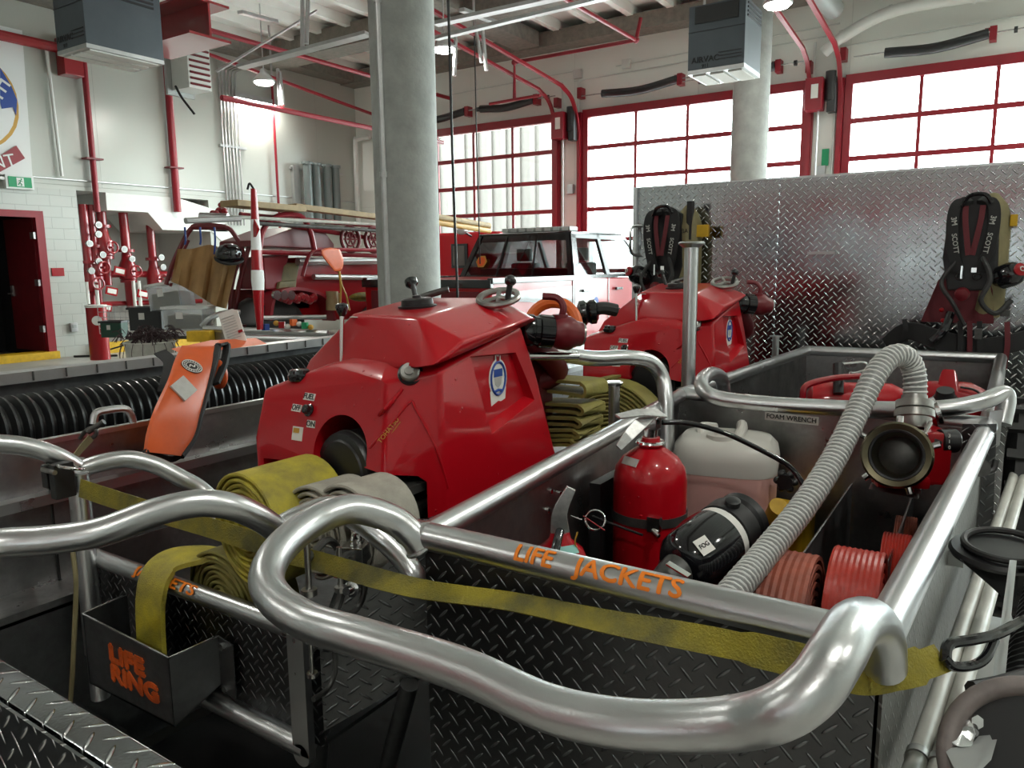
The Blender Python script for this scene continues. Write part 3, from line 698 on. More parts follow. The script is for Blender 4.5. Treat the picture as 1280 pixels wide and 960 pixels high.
MB().prism([yb(-12, 202), yb(20, 182), yb(31, 198), yb(-4, 217)], (.012, 0, 0)).build('red_scroll', 'red_paint', t)
MB().prism(oval(cy-.1, cz-.62, .9, .22, XL+.058), (.004, 0, 0)).build('crest_base', 'gold', t)
a = yb(8, 113); text('FIRE', .46, (XL+.076, a.y-.36, a.z+.16), (0, 1, -.62), (0, .5, 1), 'banner', t)
a = yb(10, 200); text('DEPARTMENT', .30, (XL+.076, a.y-.80, a.z-.23), (0, 1, .26), (0, 0, 1), 'banner', t)
p = yb(23, 228); t = thing('exit_sign', 'green running man exit sign above the block wall', 'sign', p)
MB().box(p, (.12, .46, .24)).build('housing', 'white_plastic', t); MB().box(p+V((.065, 0, 0)), (.01, .38, .18)).build('face', 'green', t)
f = MB().box(p+V((.072, 0, 0)), (.004, .12, .15)); f.build('window', 'banner', t)
f = MB(); f.ell(p+V((.076, .02, .05)), (.01, .025, .03)); f.tube([p+V((.076, .01, .03)), p+V((.076, -.01, -.01)), p+V((.076, .02, -.04)), p+V((.076, .01, -.065))], .008, 5); f.tube([p+V((.076, -.01, -.01)), p+V((.076, -.04, -.05))], .008, 5); f.tube([p+V((.076, -.03, .02)), p+V((.076, .0, .03)), p+V((.076, .035, .01))], .006, 5)
f.build('running_figure', 'green', t)
MB().box(p+V((0, -.35, .05)), (.1, .22, .05)).build('bracket', 'white_plastic', t)
p = atx(72, 340, XL); tag(MB().box(p+V((.01, 0, 0)), (.02, .22, .15)).build('wall_sign', 'red_gloss'), 'small red sign on the white block wall', 'sign')
p = atx(91, 409, XL); t = thing('wall_outlet', 'grey outlet box low on the block wall', 'outlet', p); MB().box(p+V((.03, 0, 0)), (.07, .13, .17)).build('box', 'galv', t, bevel=.01); MB().box(p+V((.07, 0, .02)), (.01, .07, .06)).build('cover', 'grey_metal', t)
# ---- sprinkler valves in the recess
def R_(px, py, X=-15.4): return atx(px, py, X)
for i, (px, yt, yb_, r, lab) in enumerate([(104, 262, 345, .08, 'leftmost thick red pipe in the valve recess'), (113, 258, 325, .07, 'second thick red pipe in the valve recess'), (124, 240, 300, .09, 'red pipe below the flanged joint in valve recess'), (154, 270, 330, .09, 'middle red pipe in the valve recess'), (188, 290, 340, .08, 'rightmost red pipe in the valve recess')]):
    a = R_(px, yt); b = R_(px+3, yb_); t = thing('valve_riser', lab, 'pipe', (a.x, a.y, b.z), 'red valve risers in the recess')
    MB().cyl((a.x, a.y, b.z-.9), (a.x, a.y, max(a.z, 2.9)), r, seg=14).build('run', 'red_metal', t)
    MB().lathe((a.x, a.y, b.z), (0, 0, 1), [(-.35, r), (-.3, r*1.9), (-.05, r*1.9), (.1, r*1.2), (.25, r)], 16).build('valve_body', 'red_metal', t)
    for q in (-.38, .24): MB().cyl((a.x, a.y, b.z+q), (a.x, a.y, b.z+q+.06), r*1.8, seg=14).build('flange', 'red_metal', t)
    for k in range(2):
        an = random.uniform(-.5, .5); c = V((a.x+.22, a.y+an*.5, b.z+.1+.25*k*random.uniform(.7, 1)))
        g = MB().cyl(c, c+V((.05, 0, 0)), .065, seg=16).build('gauge', 'steel', t); MB().cyl(c+V((.05, 0, 0)), c+V((.055, 0, 0)), .045, seg=16).build('dial', 'grey_metal', g)
        MB().tube([c, V((c.x-.1, c.y, c.z)), V((a.x, a.y, c.z))], .018, 6).build('gauge_pipe', 'chrome', t)
    MB().torus((a.x+.3, a.y, b.z-.15), (1, 0, 0), .11, .02).cyl((a.x, a.y, b.z-.15), (a.x+.32, a.y, b.z-.15), .02).build('handwheel', 'red_metal', t)
    MB().box((a.x+.22, a.y+.15, b.z-.62), (.02, .24, .16), Matrix.Rotation(R(-14), 3, 'X')).build('tag_plate', 'red_gloss', t)
    MB().box((a.x+.235, a.y+.15, b.z-.62), (.01, .18, .09), Matrix.Rotation(R(-14), 3, 'X')).build('tag_face', 'label', t)
for i, z in enumerate((1.55, .95)):
    tag(MB().tube([(-15.5, 8.2, z), (-15.5, 10.9, z-.05)], .07-.02*i, 10).build('header_pipe', 'red_metal'), ['upper', 'lower'][i]+' horizontal red header pipe in the valve recess', 'pipe', 'red header pipes')
for i, px in enumerate((100, 112, 124, 170, 177)):
    a = R_(px, 395, -15.2); tag(MB().cyl((a.x, a.y, .3), (a.x, a.y, 1.4), .035, seg=8).build('drain_pipe', 'label'), 'slim pale vertical drain pipe, number %s from left, in valve recess' % ['one', 'two', 'three', 'four', 'five'][i], 'pipe', 'slim drain pipes in the recess')
# ================================================================== FOREGROUND: two basket skids with pumps
TR = .024
from mathutils.bvhtree import BVHTree
def hit(obs, px, py):
    best = None; r = ray(px, py).normalized()
    for ob in (obs if isinstance(obs, (list, tuple)) else [obs]):
        wl = V((0, 0, 0)); q = ob
        while q: wl += q.location; q = q.parent
        t = BVHTree.FromPolygons([v.co+wl for v in ob.data.vertices], [list(p.vertices) for p in ob.data.polygons])
        loc, nor, _, dist = t.ray_cast(EYE, r)
        if loc is not None and (best is None or dist < best[2]): best = (loc, nor, dist)
    return (best[0], best[1]) if best else None
def sticker(obs, px, py, w, h, mt, parent, name='label', txt=None, tsize=.01, th=.0012, up=V((0, 0, 1)), xhint=None):
    hh = hit(obs, px, py)
    if not hh: print('MISS', name, px, py); return None
    p, n = hh; x = up.cross(n).normalized(); y = n.cross(x)
    rot = Matrix((x, y, n)).transposed()
    o = MB().box(p+n*th/2, (w, h, th), rot).build(name, mt, parent)
    if txt: text(txt, tsize, p+n*(th+.0004), x, y, 'ink', o, ext=.0003, bold=.0003)
    return o
def plate(pts, th, mt, nm, parent, bevel=0):
    P = [V(p) for p in pts]; n = (P[1]-P[0]).cross(P[3]-P[0]).normalized()
    return MB().prism(P, n*th).build(nm, mt, parent, bevel=bevel)
def tubes(nm, pts, r, mt, parent, n=8, seg=14, **k): return MB().tube(cat(pts, n), r, seg, **k).build(nm, mt, parent)
def D(l): return [atd(*q) for q in l]

FL, FR, ML, MR = V((-.80, .95, 1.2)), V((-.105, .955, 1.2)), V((-.94, 2.50, 1.2)), V((-.035, 2.44, 1.2))
GL, GR = V((-.875, 4.10, 1.2)), V((-.034, 4.17, 1.2))
def dn(p, z): return V((p.x, p.y, z))

# ---- near basket
bk = thing('equipment_basket', 'nearest open tread plate basket with LIFE JACKETS painted on its rail', 'basket', (-.45, 1.7, .3))
ru = MB().cyl(FL-V((.045, 0, 0)), FR, TR, seg=24).ell(FL-V((.045, 0, 0)), (.04, .048, .048)).build('front_rail', 'tube_alu', bk)
MB().cyl(FL, ML, TR*.95, seg=24).build('left_rail', 'tube_alu', bk)
MB().cyl(FR, MR, TR, seg=24).build('right_rail', 'tube_alu', bk)
for p in (FL, FR): MB().ell(p, (.05,)*3).build('corner_weld', 'tube_alu', bk)
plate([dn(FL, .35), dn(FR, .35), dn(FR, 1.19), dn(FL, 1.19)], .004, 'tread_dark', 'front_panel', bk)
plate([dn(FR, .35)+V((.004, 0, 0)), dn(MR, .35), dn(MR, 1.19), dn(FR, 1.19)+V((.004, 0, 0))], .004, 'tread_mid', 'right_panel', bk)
lp = plate([dn(ML, .5), dn(FL, .5), dn(FL, 1.19), dn(ML, 1.19)], .003, 'sheet_alu', 'left_panel', bk)
plate([dn(ML, .5)+V((0, -.03, 0)), dn(MR, .5)+V((0, -.02, 0)), dn(MR, 1.19)+V((0, -.02, 0)), dn(ML, 1.19)+V((0, -.03, 0))], .003, 'sheet_alu', 'rear_panel', bk)
MB().prism([dn(FL, .5), dn(FR, .5), dn(MR, .5), dn(ML, .5)], (0, 0, .01)).build('floor_panel', 'dark_sheet', bk)
# loop: centre line surveyed from the photograph, depth from the known tube diameter
lpts = D([(1106, 832, .90), (1103, 800, .86), (1090, 778, .80), (1067, 783, .73), (1044, 820, .68), (1018, 858, .665), (978, 888, .67), (925, 903, .70), (850, 908, .73), (765, 903, .76), (680, 883, .80), (575, 836, .86), (450, 797, .93), (388, 778, .98), (347, 752, 1.02), (333, 722, 1.06), (350, 686, 1.12), (392, 652, 1.2), (440, 636, 1.25), (488, 648, 1.28), (516, 669, 1.285), (526, 684, 1.29)])
MB().tube(cat(lpts, 8), .0245, 24).build('bumper_loop', 'tube_alu', bk)
MB().torus(lpts[-1], lpts[-1]-lpts[-2], .0245, .004, 24).build('weld_bead', 'tube_alu', bk)
text_tube('LIFE', .038, FL, FR, TR, .188, 'orange_ink', bk, R(42), bold=.0011, sx=1.05)
text_tube('JACKETS', .038, FL, FR, TR, .293, 'orange_ink', bk, R(42), bold=.0011, sx=1.12)
# dividers and supports
for x0, x1 in ((-.355, -.37), (-.175, -.205)):
    d_ = plate([(x0, 1.0, .5), (x1, 2.42, .5), (x1, 2.42, .99), (x0, 1.0, .99)], .003, 'dark_sheet', 'divider', bk)
    MB().tube([(x0+.0015, 1.0, .99), (x1+.0015, 2.42, .99)], .0026, 6).build('polished_edge', 'bright_alu', d_)
for (px, py) in ((687, 614), (683, 638), (698, 617)):
    h = hit(lp, px, py)
    if h: MB().cyl(h[0]-h[1]*.002, h[0]+h[1]*.006, .006, seg=6).build('bolt', 'chrome', bk)
lf = hit(bpy.data.objects['rear_panel'], 990, 523)
sticker(bpy.data.objects['rear_panel'], 989, 523, .165, .026, 'label', bk, txt='FOAM WRENCH', tsize=.021)
# short loop and posts bridging to the pump bay
tb = thing('pump_tub', 'low tread plate tub with hose rolls, left of the nearest basket', 'tub', (-1.55, 1.3, .4))
RZ = .885; y0 = 1.02
MB().cyl((-2.08, y0, RZ), (-1.13, y0+.005, RZ), .022, seg=20).build('front_rail', 'tube_alu', tb)
MB().cyl((-2.05, y0-.005, .64), (-1.2, y0-.005, .625), .024, seg=16).build('lower_rail', 'tube_alu', tb)
plate([(-2.07, y0+.012, .63), (-1.16, y0+.012, .63), (-1.16, y0+.012, RZ), (-2.07, y0+.012, RZ)], .004, 'tread_dark', 'front_panel', tb)
plate([(-1.155, y0, .68), (-.99, 1.18, .79), (-.99, 1.18, 1.13), (-1.09, 1.085, 1.13), (-1.155, y0, .9)], .004, 'tread_dark', 'right_panel', tb)
plate([(-.99, 1.18, .79), (-.965, 1.9, .74), (-.965, 1.9, 1.1), (-.99, 1.18, 1.13)], .004, 'tread_dark', 'side_panel', tb)
plate([(-2.07, 1.9, .62), (-2.07, y0, .62), (-2.07, y0, RZ), (-2.07, 1.9, RZ)], .004, 'sheet_alu', 'left_panel', tb)
MB().prism([(-2.07, y0+.02, .63), (-1.17, y0+.02, .63), (-1.17, 1.9, .63), (-2.07, 1.9, .63)], (0, 0, .01)).build('floor_panel', 'dark_sheet', tb)
MB().box((-1.20, y0-.018, .755), (.05, .018, .27)).cyl((-1.20, y0-.027, .62), (-1.20, y0-.009, .62), .025, seg=24).build('corner_post', 'tube_alu', tb)
MB().tube([(-2.06, y0-.005, 1.15), (-2.06, y0-.005, .60)], .024, 12).build('corner_post', 'tube_alu', tb)
MB().tube(cat(D([(345, 662, 1.44), (375, 646, 1.46), (415, 633, 1.48), (447, 650, 1.49), (472, 668, 1.49), (497, 691, 1.48), (516, 716, 1.46), (521, 733, 1.46)]), 6), .022, 16).build('bridge_tube', 'tube_alu', tb)
MB().tube(cat(D([(-160, 700, 1.15), (-80, 690, 1.2), (0, 679, 1.24), (60, 675, 1.25), (125, 665, 1.26), (195, 640, 1.29), (250, 629, 1.32), (292, 634, 1.35), (325, 648, 1.39), (347, 664, 1.43)]), 8), .024, 20).build('bumper_loop', 'tube_alu', tb)
for (a, b) in ((atd(512, 855, 1.62), atd(470, 1010, 1.8)), (atd(402, 900, 1.66), atd(396, 1000, 1.78))): MB().cyl(a, b, .02, seg=12).build('leg', 'dark_sheet', tb)
ja, jb = aty(176, 712, y0).x, aty(262, 744, y0).x
text_tube('JACKETS', .036, V((-2.08, y0, RZ)), V((-1.13, y0, RZ)), .022, ja+2.08, 'orange_ink', tb, R(48), bold=.0010, sx=(jb-ja)/(4.37*.036))
# clamps hung on the tub's right side
def cclamp(px, py, D0, s, label):
    c = atd(px, py, D0); t = thing('c_clamp', label, 'clamp', c, 'steel clamps hooked on the pump tub')
    MB().tube(cat([c+V((.02, -.05, .06))*s, c+V((-.0, .02, .07))*s, c+V((0, .05, .03))*s, c+V((0, .05, -.05))*s, c+V((0, .02, -.09))*s, c+V((.02, -.05, -.08))*s], 5), .008*s, 8).build('clamp_frame', 'engine', t)
    MB().cyl(c+V((.02, -.05, .1))*s, c+V((.02, -.05, -.01))*s, .006*s).cyl(c+V((.02, -.05, .0))*s, c+V((.02, -.05, -.012))*s, .015*s).build('screw', 'steel', t)
cclamp(402, 722, 1.50, 1.0, 'left dark clamp under the nearest loop'); cclamp(437, 722, 1.52, .8, 'right dark clamp under the nearest loop')
cclamp(401, 828, 1.50, .7, 'lowest dark clamp on the tub side near its lower edge')
c = atd(445, 690, 1.52); t = thing('latch_block', 'bright metal latch block with an eye under the nearest loop', 'latch', c)
MB().box(c, (.05, .05, .035), Matrix.Rotation(R(20), 3, 'Z')).box(c+V((-.05, 0, -.008)), (.04, .04, .03)).build('block', 'bright_alu', t, bevel=.004)
MB().torus(c+V((0, 0, .025)), (1, .3, 0), .014, .004, 16).build('eye', 'chrome', t)
MB().lathe(c+V((.02, -.03, -.06)), (.3, -1, .2), [(0, .012), (.01, .016), (.012, .01), (.03, .008)], 16).build('nut', 'chrome', t)

# life ring box
lb = thing('stencilled_box', 'open aluminium box stencilled LIFE RING on the tub front', 'box', (-1.68, .95, .6))
A, B_, C_, D_ = V((-1.865, .90, .81)), V((-1.508, .90, .797)), V((-1.49, 1.015, .805)), V((-1.87, 1.015, .815))
zb = .625; th = .004
g = MB(); g.prism([(A.x, .90, zb), (B_.x, .90, zb+.005), B_, A], (0, th, 0)); front = g.build('front_panel', 'dark_sheet', lb)
MB().prism([(B_.x, .90, zb+.005), (C_.x, 1.015, zb+.06), C_, B_], (-th, 0, 0)).build('side_panel', 'dark_sheet', lb)
MB().prism([(A.x, .90, zb), (D_.x, 1.015, zb+.06), D_, A], (th, 0, 0)).build('side_panel', 'dark_sheet', lb)
MB().prism([(A.x, .90, zb), (B_.x, .90, zb+.005), (C_.x, 1.015, zb+.06), (D_.x, 1.015, zb+.06)], (0, 0, th)).build('base_panel', 'dark_sheet', lb)
MB().tube([A, B_, C_], .0028, 6).tube([A, D_], .0028, 6).build('polished_edge', 'chrome', lb)
MB().prism([C_, C_+V((.05, .002, -.01)), (C_.x+.05, 1.016, zb+.03), (C_.x, 1.015, zb+.05)], (0, -.003, 0)).build('flange', 'dark_sheet', lb)
for z in (.785, .68): MB().cyl((C_.x+.02, 1.014, z), (C_.x+.02, 1.004, z), .009, seg=6).build('bolt', 'chrome', lb)
p = aty(158, 826, .899); text('LIFE', .058, p, (1, 0, 0), (0, 0, 1), 'stencil', lb, bold=.0045, sx=1.5)
p = aty(168, 855, .899); text('RING', .058, p, (1, 0, 0), (0, 0, 1), 'stencil', lb, bold=.0045, sx=1.45)

# hose rolls in the tub
def flatroll(nm, mt, c, ax, up, r0, r1, turns, w, t, label, group, flat=1.0):
    o = MB().spiral(c, ax, up, r0, r1, turns, w, t, flat).build(nm, mt); tag(o, label, 'fire hose', group); return o
flatroll('rolled_hose', 'yellow_hose', aty(306, 662, 1.04)+V((0.01, .095, 0)), (.12, 1, .03), (0, 0, -1), .02, .135, 9, .19, .0085, 'yellow rolled hose standing highest in the tub before the red pump', 'rolled hoses in the pump tub', 1.0)
flatroll('rolled_hose', 'olive_hose', aty(276, 752, 1.06)+V((0, .065, 0)), (.1, 1, .03), (0, 0, -1), .02, .148, 9, .12, .0095, 'dirty olive rolled hose lying lower, behind the JACKETS rail', 'rolled hoses in the pump tub', .85)
flatroll('rolled_hose', 'grey_hose', aty(418, 655, 1.15), (.1, 1, .0), (0, 0, -1), .02, .105, 6, .12, .008, 'pale grey rolled hose between the yellow roll and pump', 'rolled hoses in the pump tub')
flatroll('rolled_hose', 'grey_hose', aty(458, 655, 1.15), (.1, 1, .0), (0, 0, -1), .02, .105, 6, .12, .008, 'beige rolled hose nearest the pump motor', 'rolled hoses in the pump tub')
p = aty(188, 760, .97)
o = MB().ribbon(cat([(p.x+.12, 1.14, .93), (p.x+.06, 1.10, .945), (p.x, 1.04, .94), (p.x-.01, 1.0, .915), (p.x-.005, .975, .86), (p.x, .965, .77), (p.x+.015, .955, .68)], 6), (1, 0, 0), .105, .012).build('hose_tail', 'yellow_hose')
tag(o, 'yellow flat hose end folded over the rail into the LIFE RING box', 'fire hose')
p = aty(203, 800, .97); tag(MB().lathe((p.x+.02, .955, .645), (0, 0, 1), [(0, .035), (.02, .036), (.05, .03)], 20).build('hose_coupling', 'steel'), 'grey hose end inside the LIFE RING box', 'coupling')

# ---- long yellow strap
sp_ = [atd(100, 610, 1.84), atd(180, 636, 1.74), atd(250, 656, 1.66), atd(330, 681, 1.55), atd(420, 708, 1.40)]+[aty(x, y, Y) for x, y, Y in ((520, 735, .905), (640, 752, .915), (765, 778, .918), (890, 801, .92), (984, 822, .922), (1053, 840, .92))]+[atd(1083, 846, .905), atd(1120, 840, .90), atd(1150, 832, .91), atd(1178, 822, .93)]
SP = cat(sp_, 6); n_ = len(SP); sides = []
for i in range(n_):
    f = i/(n_-1); ang = .15+1.0*max(0, math.sin((f-.25)*math.pi/.35)) if .25 < f < .6 else .15
    if f > .85: ang = .15+(f-.85)*7
    sides.append(V((0, math.sin(ang), math.cos(ang))))
st = thing('webbing_strap', 'long yellow webbing strap stretched across the front of the baskets', 'strap', sp_[0])
MB().ribbon(SP, sides, lambda i: .044-.010*(i > n_*.92)-.008*(n_*.25 < i < n_*.6), .0022).build('webbing', 'yellow_strap', st)
MB().prism([atd(1083, 822, .90), atd(1130, 826, .9), atd(1140, 836, .9), atd(1090, 869, .885)], (0, .002, 0)).build('folded_end', 'yellow_strap', st)
MB().tube(cat(D([(1182, 828, .92), (1186, 806, .93), (1215, 800, .94), (1245, 793, .96), (1275, 778, 1.0), (1300, 765, 1.03)]), 6), .0068, 10).build('hook', 'black_gloss', st)
MB().tube(cat(D([(1180, 822, .92), (1192, 833, .92), (1215, 832, .93), (1232, 822, .94), (1243, 800, .96)]), 6), .0062, 10).build('hook', 'black_gloss', st)
# clamp and post carrying the strap at left
fr_ = thing('strap_stand', 'bent aluminium tube frame at the far left carrying the strap clamp', 'frame', atd(100, 700, 1.95))
MB().tube(cat(D([(-70, 556, 1.82), (0, 555, 1.88), (40, 560, 1.92), (72, 571, 1.96), (99, 586, 2.0)]), 6), .024, 18).build('loop_tube', 'tube_alu', fr_)
MB().tube(cat(D([(99, 588, 2.0), (125, 579, 2.02), (160, 574, 2.05), (195, 582, 2.08), (225, 597, 2.1), (250, 611, 2.12), (268, 632, 2.12), (274, 665, 2.12)]), 6), .0235, 18).build('loop_tube', 'tube_alu', fr_)
a = atd(98, 592, 1.98); MB().cyl(a, (a.x+.0, a.y, .5), .024, seg=16).build('post', 'tube_alu', fr_)
c = atd(78, 600, 1.93); cl = thing('strap_clamp', 'dark steel strap clamp on the far left frame post', 'clamp', c)
MB().box(c, (.03, .05, .09)).box(c+V((-.05, 0, .005)), (.03, .04, .06)).build('jaw', 'black', cl, bevel=.004)
MB().torus(c+V((.03, .01, .035)), (0, .3, 1), .03, .004, 24).build('band', 'chrome', cl)
MB().cyl(c+V((-.03, -.03, .03)), c+V((.03, -.03, .03)), .006).build('screw', 'steel', cl)
# thin cord at left
tag(MB().tube(cat(D([(91, 690, 1.5), (95, 730, 1.5), (93, 790, 1.52), (90, 850, 1.55), (86, 900, 1.6)]), 5), .0045, 6).build('hanging_cord', 'khaki'), 'thin grey cord hanging from the left loop past the tub', 'cord')

# ---- rear loop of unit one, post with cap, short post
rl = thing('loop_handle', 'aluminium loop handle arching behind the nearest red pump', 'handle', (-.9, 2.2, 1.1))
MB().tube(cat(D([(640, 438, 2.15), (690, 441, 2.22), (740, 448, 2.28), (785, 447, 2.33), (812, 452, 2.38), (827, 470, 2.4), (832, 497, 2.38), (833, 520, 2.37), (834, 570, 2.36)]), 6), .0235, 16).build('tube_bend', 'tube_alu', rl)
h_ = D([(660, 445, 2.1), (722, 445, 2.16)]); MB().cyl(h_[0]-V((0, 0, .0)), h_[1], .012).build('bright_bar', 'chrome', rl)
pp = V((-.955, 2.6, 0)); t = thing('capped_post', 'tall upright aluminium post with flat cap between the two baskets', 'post', (pp.x, pp.y, 1.2))
z1 = aty(865, 305, 2.6).z
MB().cyl((pp.x, pp.y, 1.0), (pp.x, pp.y, z1), .0245, seg=24).build('tube_shaft', 'tube_alu', t)
MB().lathe((pp.x, pp.y, z1), (0, 0, 1), [(-.012, .03), (0, .045), (.004, .046), (.008, .04)], 28).build('cap', 'tube_alu', t)
q = atd(768, 478, 2.45); t = thing('capped_post', 'short capped aluminium post behind the chrome extinguisher lever', 'post', (q.x, q.y, q.z-.3))
MB().cyl((q.x, q.y, q.z-.35), q, .018, seg=20).build('tube_shaft', 'tube_alu', t)
MB().lathe(q, (0, 0, 1), [(-.01, .022), (0, .029), (.004, .026)], 24).build('cap', 'tube_alu', t)
q = aty(970, 421, 4.2); t = thing('capped_post', 'small capped post at the far basket against the tread plate wall', 'post', (q.x, q.y, q.z-.2))
MB().cyl((q.x, q.y, q.z-.4), q, .018, seg=14).build('tube_shaft', 'tube_alu', t); MB().cyl(q, q+V((0, 0, .006)), .032).build('cap', 'tube_alu', t)

tag(MB().bb(-2.12, -.08, .55, 4.35, .12, .2).build('shade_slab', 'shade_dark', bevel=.01), 'dark slab added as shade under the baskets and the pumps', 'shade slab')  # slab added to stand for the deep shade on the floor under the equipment
# ---- far basket
fb = thing('equipment_basket', 'far aluminium basket behind the FOAM WRENCH label, below the plate wall', 'basket', (-.45, 3.3, .3))
MB().cyl(ML, MR, TR, seg=24).build('front_rail', 'tube_alu', fb)
MB().cyl(ML+V((.0, 0, 0)), GL, TR, seg=20).build('left_rail', 'tube_alu', fb)
MB().cyl(GL, GR, TR, seg=20).build('rear_rail', 'tube_alu', fb)
MB().cyl(MR, GR, TR, seg=20).build('right_rail', 'tube_alu', fb)
for p in (ML, GL, GR, MR): MB().ell(p, (.05,)*3).build('corner_weld', 'tube_alu', fb)
plate([dn(ML, .4), dn(MR, .4), dn(MR, 1.19), dn(ML, 1.19)], .003, 'sheet_alu', 'front_panel', fb)
plate([dn(GL, .4), dn(GR, .4), dn(GR, 1.19), dn(GL, 1.19)], .003, 'sheet_alu', 'rear_panel', fb)
plate([dn(ML, .4), dn(GL, .4), dn(GL, 1.19), dn(ML, 1.19)], -.003, 'sheet_alu', 'left_panel', fb)
plate([dn(MR, .4)+V((.004, 0, 0)), dn(GR, .4), dn(GR, 1.19), dn(MR, 1.19)+V((.004, 0, 0))], .004, 'tread_dark', 'right_panel', fb)
MB().prism([dn(ML, .4), dn(MR, .4), dn(GR, .4), dn(GL, .4)], (0, 0, .35)).build('floor_panel', 'dark_sheet', fb)
MB().tube(cat(D([(905, 490, 2.75), (902, 473, 2.72), (889, 467, 2.6), (877, 477, 2.48), (882, 490, 2.42), (905, 499, 2.39), (960, 505, 2.34), (1050, 510, 2.26), (1130, 512, 2.18), (1185, 510, 2.13), (1228, 502, 2.11), (1252, 492, 2.12), (1258, 500, 2.12), (1252, 530, 2.11)]), 8), .024, 20).build('bumper_loop', 'tube_alu', fb)
MB().prism([dn(MR, 1.2)+V((.0, -.01, -.06)), dn(MR, 1.2)+V((.03, -.01, -.05)), dn(MR, 1.2)+V((.03, -.01, .05)), dn(MR, 1.2)+V((0, -.01, .04))], (0, .01, 0)).build('gusset', 'tube_alu', fb)
# bits standing right of the near basket, behind: plate, latch, brush, tyre
t = thing('side_step', 'dark tread plate step bolted right of the nearest basket', 'step', (-.06, 2.2, .6))
plate([aty(1203, 530, 2.3), aty(1246, 530, 2.3), aty(1236, 790, 2.3), aty(1188, 790, 2.3)], .004, 'tread_dark', 'plate_face', t)
h = D([(1215, 578, 1.9), (1222, 590, 1.9), (1240, 588, 1.9), (1245, 575, 1.9)])
MB().tube(cat(h, 4), .008, 8).build('latch_hook', 'black', t)
MB().cyl(atd(1226, 585, 1.92), atd(1226, 585, 1.88), .022, seg=16).build('latch_knob', 'engine', t)
for q in ((1197, 634), (1180, 682)): MB().cyl(atd(*q, 1.55), atd(q[0]+4, q[1]-2, 1.55), .005, seg=8).build('bolt', 'chrome', t)
MB().box(atd(1186, 695, 1.45), (.05, .02, .03)).build('bracket', 'grey_metal', t)
c = V((.07, 3.1, .80)); t = thing('tyre', 'black knobbly tyre standing between far basket and right edge', 'tyre', (c.x, c.y, .43))
MB().lathe(c+V((-.06, 0, 0)), (1, 0, 0), [(0, .22), (.01, .33), (.03, .37), (.09, .37), (.11, .33), (.12, .22)], 40).build('carcass', 'rubber', t)
k = MB()
for i in range(44):
    a = 2*math.pi*i/44; d = V((0, math.cos(a), math.sin(a))); m_ = Matrix((V((1, 0, 0)), d.cross(V((1, 0, 0))), d)).transposed()
    k.box(c+d*.375+V((.03*(-1)**i, 0, 0)), (.05, .03, .018), m_)
k.build('tread_block', 'rubber', t)
t['label'] = 'black knobbly tyre standing between far basket and right edge'

